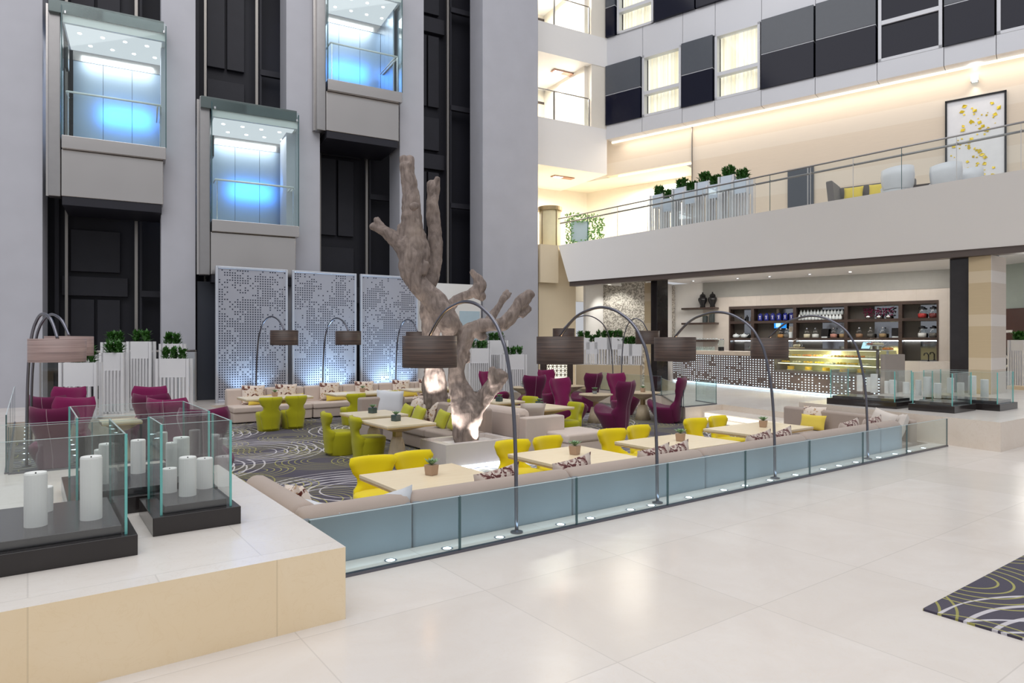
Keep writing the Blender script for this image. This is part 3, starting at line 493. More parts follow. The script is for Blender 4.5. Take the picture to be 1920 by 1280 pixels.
# counter
K0, K1 = gp(1262, 714.5, 0), gp(1660, 753.2, 0); KX = (K1 - K0).normalized(); KR = math.atan2(KX.y, KX.x); KL = (K1 - K0).length; KY = Vector((-KX.y, KX.x, 0))
def ks(px, d=0):
    k = (px - 960) / FOC; o = K0 + KY * d; return (k * o.y - o.x) / (KX.x - k * KX.y)
def kp(px, d=0, z=0): return K0 + KX * ks(px, d) + KY * d + Vector((0, 0, z))
r = thing('bar_counter', 'long bar counter with perforated glowing front and beige stone top', 'counter', K0, KR); dS, dE = ks(1454), ks(1650)
DOTF = dots('perforated_glowing_front', (.17, .135, .13), (.75, .88, 1), (7.0, 7.0, 12.0), .45, em=1.5, size=.17, grad=.006, nsc=.16)
MB().box(0, dS, 0, .7, .09, 1.17).build('front_panel', DOTF, r); MB().box(dS, dE, 0, .7, .09, .66).build('front_panel', DOTF, r)
MB().box(-.05, dS, -.06, .75, 1.17, 1.32).build('counter_top', RISER, r, bevel=.01); MB().box(-.02, KL - .02, .08, .72, 0, .09).build('toe_kick', BLACK, r); MB().box(0, dE, .03, .07, .01, .07).build('toe_light', LEDT, r)
MB().box(dE + .02, KL, -.02, .75, 0, 1.32).build('end_block', plain('grey_stone_block', (.40, .36, .33), .3), r, bevel=.01)
MB().box(ks(1259), 0, -.05, .1, 0, 1.32).build('end_post', WHITE, r)
r = thing('cake_display', 'glowing yellow glass pastry display case in the bar counter', 'display', K0, KR)
fb = MB()
for s_ in (dS, dE - .06): fb.box(s_, s_ + .06, -.08, -.02, .66, 1.46)
fb.box(dS, dE, -.08, -.02, 1.41, 1.46).box(dS, dE, -.08, .6, .66, .74); fb.build('frame', STEELD, r)
MB().box(dS, dE, -.02, .62, 1.42, 1.45).build('top_glass', GLASS, r); MB().box(dS + .06, dE - .06, -.06, -.05, .74, 1.41).build('front_glass', GLASS, r)
MB().box(dS, dE, .6, .63, .74, 1.42).build('back_panel', plain('yellow_back', (.78, .72, .42), .4), r)
for z in (.96, 1.18): MB().box(dS + .06, dE - .06, .08, .58, z, z + .015).build('shelf', GLASSB, r)
for z in (.945, 1.165, 1.395): MB().box(dS + .06, dE - .06, .05, .08, z, z + .02).build('shelf_light', YLED, r)
area('display_lamp', kp(1550, .3, 1.40), kp(1550, .3, .7), 3.2, .3, 55, (1, .90, .58))
CAKE = plain('yellow_cake', (.80, .50, .05), .5); ORG = plain('orange_pastry', (.80, .30, .07), .5); WHC = plain('cream_cake', (.85, .78, .55), .5); i = 0
for z, cols, st in ((.745, (CAKE,), 33), (.975, (CAKE, WHC, CAKE), 21), (1.195, (ORG, ORG, WHC, CAKE), 20)):
    px = 1473 + (10 if z < .9 else 0)
    while px < 1640:
        i += 1; rr = thing('cake', '%s %s on the %s level of the pastry display, number %d along it' % ({0: 'round yellow', 1: 'oval', 2: 'flat'}[(0 if z < .8 else 1 if z < 1 else 2)], 'cake' if z < 1 else 'tray of pastries', 'lowest' if z < .8 else 'middle' if z < 1 else 'upper', i), 'cake', kp(px, .28, z), KR, 'cakes in the pastry display')
        c = cols[i % len(cols)]
        if z < .8: MB().cyl(.11, .012, .12, 20).build('cake_body', c, rr, bevel=.01); MB().cyl(.13, 0, .012, 20).build('plate', POTW, rr)
        else:
            mb = MB()
            for q in range(5): mb.lathe([(.0001, .01), (.05, .02), (.055, .045), (.0001, .07)], 8, Matrix.Translation((-.13 + .065 * q, .03 * (q % 2), 0)))
            mb.build('pastry_body', c, rr, smooth=True); MB().box(-.18, .18, -.09, .09, 0, .012).build('plate', POTW, rr)
        px += st
for px, lab, c in ((1634, 'glass-domed tray of pink cakes on top of the display', FL['pink']), (1646, 'glass cloche of pale pastries on top of the display', WHC), (1664, 'clear box of orange bread on top of the display', ORG)):
    r = thing('pastry_cloche', lab, 'cloche', kp(px, .2, 1.455 if px < 1650 else 1.32), KR); mb = MB()
    for q in range(4): mb.lathe([(.0001, .12), (.06, .13), (.06, .17), (.0001, .2)], 8, Matrix.Translation((-.09 + .06 * q, .03 * (q % 2), 0)))
    mb.build('pastries', c, r, smooth=True); MB().cyl(.15, .1, .115, 18).build('plate', POTW, r); MB().cyl(.03, 0, .1, 10).build('foot', POTW, r); MB().lathe([(.15, .115), (.15, .2), (.1, .27), (.02, .3), (.03, .33), (.0001, .34)], 16).build('dome', GLASS, r, smooth=True)
r = thing('bread_cloche', 'glass cloche over a wooden board with bread beside the display edge', 'cloche', kp(1494, .45, 1.455), KR); MB().box(-.22, .22, -.12, .12, 0, .03).build('board', OAK, r); MB().lathe([(.17, .03), (.17, .2), (.12, .27), (.0001, .29)], 18).build('dome', GLASS, r, smooth=True); MB().tube([(-.12, 0, .08), (.12, 0, .1)], .045, 8).build('loaf', WHC, r, smooth=True); MB().cyl(.02, .29, .33, 8).build('knob', CHROME, r)
r = thing('tablet', 'bright tablet screen leaning on the counter behind the display', 'tablet', kp(1622, .55, 1.455), KR); MB().box(-.16, .16, 0, .02, .0, .24, Matrix.Rotation(-.4, 4, 'X')).build('body', BLACK, r); MB().box(-.145, .145, -.003, 0, .015, .225, Matrix.Rotation(-.4, 4, 'X')).build('display', emit('tablet_glow', (.55, .9, 1), 1.0), r)
r = thing('blender_machine', 'clear blender on the bar counter by the corner shelves', 'blender', kp(1352, .35, 1.32), KR); MB().cyl(.11, 0, .15, 14).build('base', BLACK, r); MB().cyl(.1, .15, .42, 14, r1=.13).build('jug', GLASSB, r); MB().cyl(.1, .42, .46, 12).build('lid', CHROME, r)
gt = thing('drinking_glass', 'x', 'glass', (0, 0, 0)); MB().lathe([(.0001, .01), (.035, .01), (.04, .15), (.036, .15), (.031, .015), (.0001, .015)], 12).build('bowl', GLASSB, gt, smooth=True); MB().cyl(.036, 0, .01, 12).build('foot', GLASSB, gt); P = Proto(gt)
for i in range(10): P.put(kp(1306 + i * 3.6, .3 + .1 * (i % 3), 1.32), 0, 'clear drinking glass in the cluster on the bar counter below the cups', 'glasses on the bar counter')
r = thing('sink_tap', 'black bar tap on the pale counter end below the shelf unit', 'tap', bp(1741, -.45, .99), BR); MB().tube([(0, 0, 0), (0, 0, .22), (-.05, 0, .29), (-.12, 0, .27), (-.14, 0, .2)], .02, 8).build('spout', BLACK, r, smooth=True); MB().cyl(.04, 0, .02, 10).build('base', BLACK, r)
mb = MB(); mb.box(bs(1690), bs(1800), -.8, -.0, .0, .99); tag(mb.build('back_counter', [BENCHTOP], loc=BW0, rz=BR), 'pale stone back counter with the black tap', 'counter')
area('cafe_ceiling_lamp', bp(1520, -2.2, 4.1), bp(1520, -1.6, 0), 8, 1.6, 150, (1, .95, .90)); area('cafe_ceiling_lamp', bp(1330, -2.5, 4.1), bp(1330, -2.5, 0), 3, 2, 70, (1, .96, .9))
for i, px in enumerate((1300, 1383, 1443, 1518, 1594)):
    p = bp(px, -1.2, 4.2); s_ = thing('ceiling_downlight', 'small recessed cafe downlight, number %d from the urn corner' % (i + 1), 'light', p, 0, 'cafe ceiling downlights'); MB().lathe([(.05, -.004), (.08, -.004), (.08, -.02), (.05, -.02)], 14).build('trim_ring', STEEL, s_); MB().cyl(.05, -.012, -.004, 14).build('lamp', LED, s_)
# wall with mosaic, white plant troughs' low wall, lattice window
q0, q1 = pd(1131, 640, 26.6), pd(1195, 640, 26.2); q0.z = q1.z = 0; dq = q1 - q0; mb = MB(); mb.box(0, dq.length * 1.25, 0, .2, 0, 4.2); struct(mb.build('wall_mosaic', MOSA, loc=q0, rz=math.atan2(dq.y, dq.x)), 'sparkling mosaic wall behind the white plant troughs')
q0, q1 = pd(1098, 640, 25.6), pd(1131, 640, 26.55); q0.z = q1.z = 0; dq = q1 - q0; mb = MB(); mb.box(0, dq.length, 0, .1, 0, 4.2); struct(mb.build('wall_white_return', WHITE, loc=q0, rz=math.atan2(dq.y, dq.x)), 'white wall return between cream wall and mosaic')
spot('mosaic_lamp', pd(1150, 640, 25.2) + Vector((0, 0, 2.4)), pd(1160, 640, 26.4), 160, (1, .97, .9), 90)
q0, q1 = pd(1080, 640, 23.6), pd(1200, 640, 22.9); q0.z = q1.z = 0; dq = q1 - q0; TRX = math.atan2(dq.y, dq.x); TR0 = q0; TRL = dq.length
mb = MB(); mb.box(0, TRL, 0, .6, 0, .86); struct(mb.build('wall_trough_base', plain('tan_wall', (.58, .46, .30), .4), loc=q0, rz=TRX), 'low tan wall under the white plant troughs')
r = thing('lattice_screen', 'dark wooden screen with glowing star lattice beside the plum chairs', 'screen', pd(1014, 640, 22.9) * Vector((1, 1, 0)), E0 * .4)
MB().box(0, .22, 0, .1, -.2, 1.62).box(.95, 1.15, 0, .1, -.2, 1.62).box(.22, .95, 0, .1, 1.45, 1.62).build('frame', DWOOD, r); MB().box(.22, .95, .08, .1, .4, 1.45).build('glowing_panel', emit('lattice_glow', (1, .93, .75), 1.3), r)
mb = MB()
for i in range(5):
    for j in range(7):
        c = Vector((.22 + .146 * (i + .5), .05, .45 + .146 * (j + .5)))
        for a in (0, 60, 120): d = Vector((math.cos(math.radians(a)), 0, math.sin(math.radians(a)))) * .085; mb.tube([c - d, c + d], .014, 4)
mb.build('lattice', DWOOD, r)
LF = -.42
# ---------------------------------------------------------------- elevator cars
def car(t0, zf, nm_label):
    w = 2.36; r = thing('elevator_car', nm_label, 'elevator', et(t0, -.5, zf), E0)   # x 0..w, y 0 front .. 1.55, z 0 = car floor
    MB().box(0, w, -.03, 2.0, -.33, 0).build('floor_band', STEEL, r, bevel=.012)
    MB().box(-.02, w - .06, .12, 1.95, -1.53, -.33).build('apron', STEEL, r, bevel=.02)
    MB().box(.0, w - .1, .14, 1.9, -1.75, -1.53).build('underside', DARK, r)
    MB().box(-.30, -.03, .12, .45, -1.55, 3.45).build('side_frame', STEELD, r, bevel=.02); MB().box(-.36, -.30, .3, .5, -1.53, 3.4).build('side_rail', STEEL, r)
    mb = MB(); n = 3
    for i in range(n): mb.box(.1 + (w - .2) * i / n + .005, .1 + (w - .2) * (i + 1) / n - .005, 1.9, 1.94, 0, 2.62)
    mb.build('back_wall', CARPANEL, r); MB().box(.1, w - .1, 1.88, 1.94, 2.62, 2.9).build('back_header', STEEL, r)
    mb = MB()
    for i in range(3): mb.box(w - .1, w - .06, .6 + .43 * i, 1.02 + .43 * i, 0, 2.9)
    mb.build('side_wall', CARPANEL, r)
    MB().box(.02, w - .02, .05, 1.94, 2.9, 3.1).build('ceiling', WHITE, r); MB().box(.06, w - .1, .15, 1.85, 2.885, 2.9).build('ceiling_panel', emit('luminous_ceiling', (.93, .95, 1), .80), r)
    for i in range(4):
        for j in range(2): MB().cyl(.05, 2.87, 2.886, 12, Matrix.Translation((.35 + i * .52 + .2 * j, .55 + .75 * j, 0))).build('downlight', LED, r)
    MB().box(-.28, w - .05, .0, 1.9, 3.1, 3.42).build('roof_frame', plain('green_grey_metal', (.12, .15, .15), .2, .4), r, bevel=.01)
    MB().mat(0).box(0, w, -.012, 0, 0, 3.36).build('front_glass', [GLASSB], r); MB().box(-.012, 0, 0, .5, 0, 3.3).build('side_glass', [GLASSB], r); MB().box(w, w + .012, 0, .5, 0, 3.3).build('side_glass', [GLASSB], r)
    for x in (.0, w): MB().box(x - .012, x + .012, -.02, .02, 0, 3.3).build('glass_edge', EDGED, r)
    mb = MB(); mb.tube([(.1, .08, 1.15), (w - .12, .08, 1.15)], .028, 8).tube([(w - .12, .08, 1.12), (w - .12, 1.6, 1.12)], .022, 8).tube([(w - .2, .08, 1.12), (w - .2, 1.6, 1.12)], .022, 8).tube([(.1, .08, 1.15), (.1, .6, 1.15)], .022, 8)
    mb.build('handrail', lit_rail_white, r, smooth=True); MB().tube([(.14, .08, 0), (.14, .08, 1.15)], .016, 6).tube([(w - .14, .08, 0), (w - .14, .08, 1.15)], .016, 6).build('handrail_post', CHROME, r)
    MB().box(.03, .1, .5, .8, 1.9, 2.5).build('control_panel', BLACK, r)
    for x in (.08, w - .05): MB().cyl(.03, 3.1, 3.16, 10, Matrix.Translation((x, -.02, 0))).build('glass_clamp', CHROME, r)
    P = lambda x, y, z: et(t0 + x, -.5 + y, zf + z)
    area('car_ceiling_lamp', P(w / 2, 1.15, 2.84), P(w / 2, 1.3, 0), 1.8, 1.0, 30, (.95, .97, 1)); area('car_blue_fill', P(w * .58, 1.0, 1.45), P(w * .58, 1.9, 1.45), 1.3, .5, 17, (.03, .30, 1), 150)  # blue area light added to imitate blue reflections on the back wall
lit_rail_white = plain('handrail_lit_white', (.92, .92, .92), .3)  # bright lighting on the steel rail put into a white base colour
car(-3.12, 6.94, 'glass elevator car in the shaft beside the outer plaster wall, wholly in view'); car(.38, 5.10, 'glass elevator car hanging just above the first perforated screen'); car(3.6, 9.65, 'glass elevator car cut off by the picture top, above the driftwood tree')
# ---------------------------------------------------------------- perforated screens
SC = math.radians(32.6)
q = gp(404.5, 756, 0); SX = Vector((math.cos(SC), math.sin(SC), 0))
for i, lab in enumerate(('tall perforated metal screen beside the dark slate panel', 'middle tall perforated metal screen between two others', 'tall perforated metal screen partly behind the driftwood tree')):
    r = thing('perforated_screen', lab, 'screen', q + SX * 2.04 * i, SC, 'perforated metal screens'); w, h = 1.915, 3.74; e = .06
    MB().box(0, e, 0, .12, 0, h).box(w - e, w, 0, .12, 0, h).box(e, w - e, 0, .12, h - e, h).box(e, w - e, 0, .12, 0, .08).build('frame', plain('screen_frame', (.62, .65, .72), .35, .6), r, bevel=.01)
    MB().box(e, w - e, .03, .05, .08, h - e).build('perforated_panel', dots('perforated_steel_%d' % i, (.43, .44, .50), (.015, .02, .045), 15.0, (.365, .385, .375)[i], metal=.35, rough=.42, size=.25, seed=3.0 * i + 1, grad=-.0026, nsc=.11), r)
    MB().box(w / 2 - .008, w / 2 + .008, .026, .03, .08, 1.4).build('seam', plain('seam_dark', (.06, .08, .12), .5), r)
    for fx in (.3, .5, .75) if i else (.3, .62): p = q + SX * (2.04 * i + w * fx) + Vector((math.sin(SC), -math.cos(SC), 0)) * .30; spot('screen_uplight', p + Vector((0, 0, .05)), p + Vector((-math.sin(SC), math.cos(SC), 0)) * .26 + Vector((0, 0, 1.9)), 150 if i else 90, (.48, .73, 1), 85, .9)
# ---------------------------------------------------------------- chairs
def interp(tab, z):
    for (z0, v0), (z1, v1) in zip(tab, tab[1:]):
        if z <= z1: k = (z - z0) / (z1 - z0); k = k * k * (3 - 2 * k); return v0 + (v1 - v0) * k
    return tab[-1][1]
def chair(nm, m, H, base, seat, wtab, rtab, ytab, th, lip):
    r = thing(nm, 'x', 'chair', (0, 0, 0)); mb = MB(); seg = 28; n = len(seat); vs = []
    for (z, rx, ry, yo) in seat:
        for j in range(seg):
            a = 2 * math.pi * j / seg; c_, s_ = math.cos(a), math.sin(a); x = rx * math.copysign(abs(c_) ** .85, c_); y = yo + ry * math.copysign(abs(s_) ** .85, s_)
            vs.append((x, y, z + (lip * max(0, s_) ** 2 * (z / seat[-1][0]) ** 3)))
    fs = [(i * seg + j, i * seg + (j + 1) % seg, (i + 1) * seg + (j + 1) % seg, (i + 1) * seg + j) for i in range(n - 1) for j in range(seg)]; fs += [tuple(reversed(range(seg))), tuple((n - 1) * seg + j for j in range(seg))]
    mb.add(vs, fs); mb.build('seat', m, r, smooth=True)
    mb = MB(); nv, nu = 26, 11; z0 = wtab[0][0]; vs = []
    for i in range(nv + 1):
        z = z0 + (H - z0) * i / nv; w = interp(wtab, z); R = interp(rtab, z); y0 = interp(ytab, z); t = th * (1 if i < nv - 1 else .8 if i == nv - 1 else .35)
        for sgn in (1, -1):
            for j in range(nu):
                u = (-1 + 2 * j / (nu - 1)) * sgn; tt = t * math.sqrt(max(0, 1 - abs(u) ** 6)) * .5 + .004; ph = u * w / R; rr = R + sgn * -tt
                zz_ = z + (.035 * abs(u) ** 2 if nm[0] == 'w' and i == nv else 0)
                vs.append((rr * math.sin(ph), y0 + R - rr * math.cos(ph), zz_))
    k = 2 * nu; fs = [(i * k + j, i * k + (j + 1) % k, (i + 1) * k + (j + 1) % k, (i + 1) * k + j) for i in range(nv) for j in range(k)]; fs += [tuple(reversed(range(k))), tuple(nv * k + j for j in range(k))]
    mb.add(vs, fs); bk = mb.build('backrest', m, r, smooth=True)
    mb = MB(); mb.tube([(0, interp(ytab, z) - th * .5 - .004, z) for z in [z0 + (H - z0) * i / 12 for i in range(13)]], .006, 5); mb.build('zip', ZIP if nm[0] == 'w' else m, bk); return r
def small(m, nm='butterfly_chair'):
    return chair(nm, m, .80, .24, [(0, .235, .225, 0), (.02, .245, .235, 0), (.2, .262, .25, .0), (.36, .285, .268, .01), (.41, .285, .27, .01), (.435, .265, .25, .01), (.44, .20, .19, .01), (.43, .0, .0, .01)][:7], [(.04, .2), (.25, .24), (.38, .29), (.44, .28), (.50, .185), (.56, .185), (.65, .265), (.74, .305), (.80, .27)],
        [(.04, .25), (.4, .28), (.6, .36), (.8, .42)], [(.04, -.235), (.4, -.265), (.8, -.315)], .085, .0)
def tall(m):
    return chair('wing_chair', m, 1.10, .26, [(0, .25, .24, 0), (.02, .26, .25, 0), (.2, .31, .32, .05), (.34, .36, .40, .10), (.38, .36, .40, .11), (.40, .33, .37, .11), (.37, .22, .26, .10)], [(.03, .2), (.25, .29), (.36, .35), (.44, .33), (.56, .235), (.66, .245), (.84, .32), (.98, .36), (1.04, .355), (1.10, .31)],
        [(.03, .27), (.4, .38), (.7, .42), (1.1, .52)], [(.03, -.255), (.4, -.27), (1.1, -.42)], .10, .13)
PY, PG, PP, PM = Proto(small(YEL)), Proto(small(YELG)), Proto(tall(PUR)), Proto(tall(MAG))
def put(P, a, b, ang, lab, grp, z=LF): return P.put(g(a, b, z), G0 + math.radians(ang) - math.pi / 2, lab, grp)     # ang: grid direction the sitter faces
tn = ['first', 'second', 'third', 'fourth']
tc = [(3.30, 5.95), (5.27, 6.02), (7.15, 6.05), (9.35, 6.22)]
for i, (a, b) in enumerate(((3.14, 6.80), (3.70, 6.82), (5.14, 6.86), (5.78, 6.86), (7.0, 6.9), (7.66, 6.95), (9.1, 7.05), (9.75, 7.05))):
    k = i // 2; put(PY, a, b, -90 + (6 if i % 2 else -4), 'bright yellow tub chair at the %s table from the stone bench, %s' % (tn[k], 'nearer one' if i % 2 == 0 else 'farther one'), 'bright yellow chairs facing the long sofa')
for a, b, an, lab in [(4.61, 16.15, 88, 'olive yellow tub chair seen from behind, nearest the glass candle cases at the back sofa'), (5.22, 16.25, 92, 'olive yellow tub chair seen from behind, second at the back sofa'), (6.65, 16.05, 95, 'olive yellow tub chair before the middle table of the back sofa'), (7.75, 16.45, 88, 'olive yellow chair back rising behind the grey corner sofa'), (9.1, 16.4, 90, 'olive yellow chair beside the rear tree trunk'), (9.9, 16.5, 90, 'olive yellow chair showing between the two tree trunks'),
        (4.72, 11.95, -8, 'olive yellow tub chair in profile at the far corner-sofa table'), (4.86, 10.95, -8, 'olive yellow tub chair in profile nearer the tree planter'), (9.25, 10.75, 175, 'olive yellow chair beside the pale ottoman'), (9.4, 12.5, 185, 'olive yellow chair behind the pale armrest sofa, near the tree fork')]:
    put(PG, a, b, an, lab, 'olive yellow chairs')
for P, px, d, yaw, lab in [(PP, 1153, 15.9, 132, 'plum wing chair with zip seen from behind, front of the round table group'), (PM, 1066, 16.7, -55, 'plum wing chair in profile between olive yellow chair and round table'), (PM, 1035, 21.6, -58, 'magenta wing chair facing us under the hanging lampshade'), (PP, 1100, 19.9, 122, 'plum wing chair with zip behind the round table, seen from the back'), (PM, 1168, 19.2, -62, 'plum wing chair facing the bar-side round table'),
        (PP, 1252, 17.3, 152, 'plum wing chair in profile beside the marble stair block'), (PP, 996, 18.6, 105, 'plum wing chair with zip before the broad plaster pillar'), (PM, 926, 20.6, -50, 'plum wing chair peeking out behind the cut tree branch'),
        (PM, 112, 13.2, -85, 'magenta wing chair top directly below the wide low planter, farthest of its column'), (PP, 113, 11.7, 92, 'plum wing chair with zip, second of the column below the planters'), (PM, 118, 10.7, -85, 'magenta wing chair, third of the column beside the arc lamp poles'), (PP, 124, 9.75, 96, 'violet-plum wing chair nearest the long glass candle case'),
        (PM, 270, 13.4, -80, 'red-plum wing chair top below the slatted white planters'), (PP, 300, 12.1, 93, 'red-plum wing chair with zip in front of the planter step'), (PM, 330, 11.2, 94, 'red-plum wing chair whose wing shows beside the step corner'), (PP, 386, 9.6, 110, 'plum wing chair showing behind the square candle case corner')]:
    p = pd(px, 640, d); p.z = LF; P.put(p, math.radians(yaw) - math.pi / 2, lab, 'plum wing chairs', (1.04, 1.04, 1.05))
# ---------------------------------------------------------------- tables
def table(nm, w, d, top, lab, loc, rz):
    r = thing(nm, lab, 'table', loc, rz); H = .74
    if nm == 'round_table':
        MB().cyl(w, H - .03, H, 40).build('tabletop', OAK, r, bevel=.006); MB().lathe([(.0001, H - .22), (.09, H - .2), (w * .92, H - .03), (.0001, H - .03)], 32).build('under_cone', OAK, r, smooth=True)
        pe = MB().lathe([(.0001, 0), (.22, 0), (.12, H - .34), (.0001, H - .34)], 24).build('pedestal', OAK, r, smooth=True); MB().cyl(.07, H - .36, H - .2, 14).build('collar', plain('brass_collar', (.45, .33, .18), .35, .7), pe)
    else:
        MB().mat(0).box(-w / 2, w / 2, -d / 2, d / 2, H - .035, H).build('tabletop', [BEECH], r, bevel=.004); MB().box(-w / 2 + .004, w / 2 - .004, -d / 2 + .004, d / 2 - .004, H - .055, H - .034).build('edge_band', BEECHE, r)
        mb = MB(); mb.add([(-w * .42, -d * .42, H - .055), (w * .42, -d * .42, H - .055), (w * .42, d * .42, H - .055), (-w * .42, d * .42, H - .055), (-.09, -.09, H - .17), (.09, -.09, H - .17), (.09, .09, H - .17), (-.09, .09, H - .17)], [(0, 1, 5, 4), (1, 2, 6, 5), (2, 3, 7, 6), (3, 0, 4, 7), (7, 6, 5, 4)]); mb.build('under_cone', BEECHE, r)
        pe = MB().lathe([(.0001, 0), (.19, 0), (.17, .1), (.11, H - .32), (.08, H - .26), (.0001, H - .26)], 24).build('pedestal', OAK, r, smooth=True); MB().box(-.06, .06, -.06, .06, H - .28, H - .16).build('collar', plain('brass_square', (.40, .30, .15), .35, .7), pe)
    return r
for i, (a0, a1, b0, b1) in enumerate([(2.74, 3.84, 5.46, 6.43), (4.70, 5.84, 5.46, 6.56), (6.46, 7.84, 5.50, 6.52), (8.55, 10.15, 5.78, 6.68)]):
    table('square_table', a1 - a0, b1 - b0, 0, 'pale beech square table behind the long grey sofa, %s from the stone bench' % tn[i], g((a0 + a1) / 2, (b0 + b1) / 2, LF), G0)
table('square_table', .95, 1.0, 0, 'pale wood table with dark pot at the grey corner sofa, farther from the tree planter', g(5.3, 11.75, LF), G0); table('square_table', .90, 1.1, 0, 'pale wood table with visible bell pedestal nearer the tree planter', g(5.1, 10.35, LF), G0)
for i, (a, b, w) in enumerate([(4.95, 16.75, 1.6), (7.3, 16.8, 1.9), (9.6, 17.0, 1.9)]): table('square_table', w, .9, 0, 'pale table in front of the back sofa, %s from the slate panel' % tn[i], g(a, b, LF), G0)
table('square_table', .9, .9, 0, 'pale wood table behind the pale sofa armrest, beside the olive yellow chair', g(8.75, 10.9, LF), G0); table('square_table', .8, .9, 0, 'pale wood table behind the pale sofa, near the cut branch', g(8.8, 12.6, LF), G0)
for a, b, w, lab in [(11.93, 12.72, .44, 'round pale wood table between the two front plum wing chairs'), (13.4, 12.45, .46, 'round pale wood table nearest the bar counter'), (12.05, 16.0, .42, 'round pale wood table near the white planters and cut branch'), (13.6, 15.6, .42, 'round pale wood table half hidden between rear plum chairs')]: table('round_table', w, w, 0, lab, g(a, b, LF), G0)
table('square_table', .6, .6, 0, 'small square pale table between the two columns of plum chairs', g(1.3, 13.3, LF), G0)
# ---------------------------------------------------------------- table pots
def pot(kind):
    r = thing('potted_succulent', 'x', 'plant pot', (0, 0, 0)); s = .062 if kind == 't' else .07
    if kind == 'd': MB().box(-s, s, -s, s, 0, .12).build('pot', POTD, r, bevel=.01)
    elif kind == 'g': MB().cyl(s, 0, .12, 16, r1=s * 1.1).build('pot', GLASSB, r); MB().cyl(s * .9, .01, .08, 14).build('pebbles', plain('grey_pebbles', (.3, .3, .32), .8, var=.5, sc=90), r)
    else: mb = MB(); mb.add([(-s * .85, -s * .85, 0), (s * .85, -s * .85, 0), (s * .85, s * .85, 0), (-s * .85, s * .85, 0), (-s, -s, .12), (s, -s, .12), (s, s, .12), (-s, s, .12)], [(3, 2, 1, 0), (4, 5, 6, 7), (0, 1, 5, 4), (1, 2, 6, 5), (2, 3, 7, 6), (3, 0, 4, 7)]); mb.build('pot', POTB, r, bevel=.006)
    if kind != 'd': MB().box(-s * .85, s * .85, -s * .85, s * .85, .10, .115).build('soil', SOIL, r)
    R = random.Random(5); mb = MB()
    for i in range(22):
        a = i * 2.4; t = .25 + .75 * i / 22; L = .11 * t + .03; d = Vector((math.cos(a) * t, math.sin(a) * t, 1.2 - t * .7)).normalized(); o_ = Vector((0, 0, .115)); sd = d.cross(Vector((0, 0, 1))).normalized() * .02
        mb.add([o_, o_ + d * L * .6 + sd, o_ + d * L, o_ + d * L * .6 - sd, o_ + d * L * .5 + Vector((0, 0, .012))], [(0, 1, 4), (1, 2, 4), (2, 3, 4), (3, 0, 4)])
    mb.build('succulent', SUCC, r, smooth=True); return Proto(r)
PT, PD, PGL = pot('t'), pot('d'), pot('g'); TZ = LF + .741
for P, a, b, lab in [(PT, 3.33, 5.98, 'tan pot with pale succulent on the first beech table from the stone bench'), (PT, 5.33, 6.05, 'tan pot with succulent on the second beech table from the stone bench'), (PT, 7.22, 6.02, 'tan pot with spiky succulent on the third beech table from the stone bench'), (PT, 9.45, 6.22, 'tan pot on the fourth beech table, nearest the plinth'), (PD, 5.3, 11.8, 'dark square pot on the farther corner-sofa table'), (PD, 5.1, 10.4, 'dark square pot on the table with the bell pedestal'),
        (PT, 4.95, 16.8, 'small tan potted succulent on the back sofa table by the olive chairs'), (PT, 7.3, 16.9, 'small tan potted succulent on the middle back sofa table'), (PGL, 11.95, 12.78, 'glass pot with succulent on the round table between plum chairs'), (PT, 13.4, 12.45, 'tan pot with succulent on the round table nearest the bar'), (PGL, 12.05, 16.0, 'grey pot on the round table near the white planters'), (PD, 8.7, 11.0, 'dark pot on the table behind the pale sofa armrest'), (PD, 8.65, 12.4, 'dark pot beside the tree fork, on the farther table')]: P.put(g(a, b, TZ), G0 + .3, lab, 'potted succulents on tables', (.88, .88, .88))
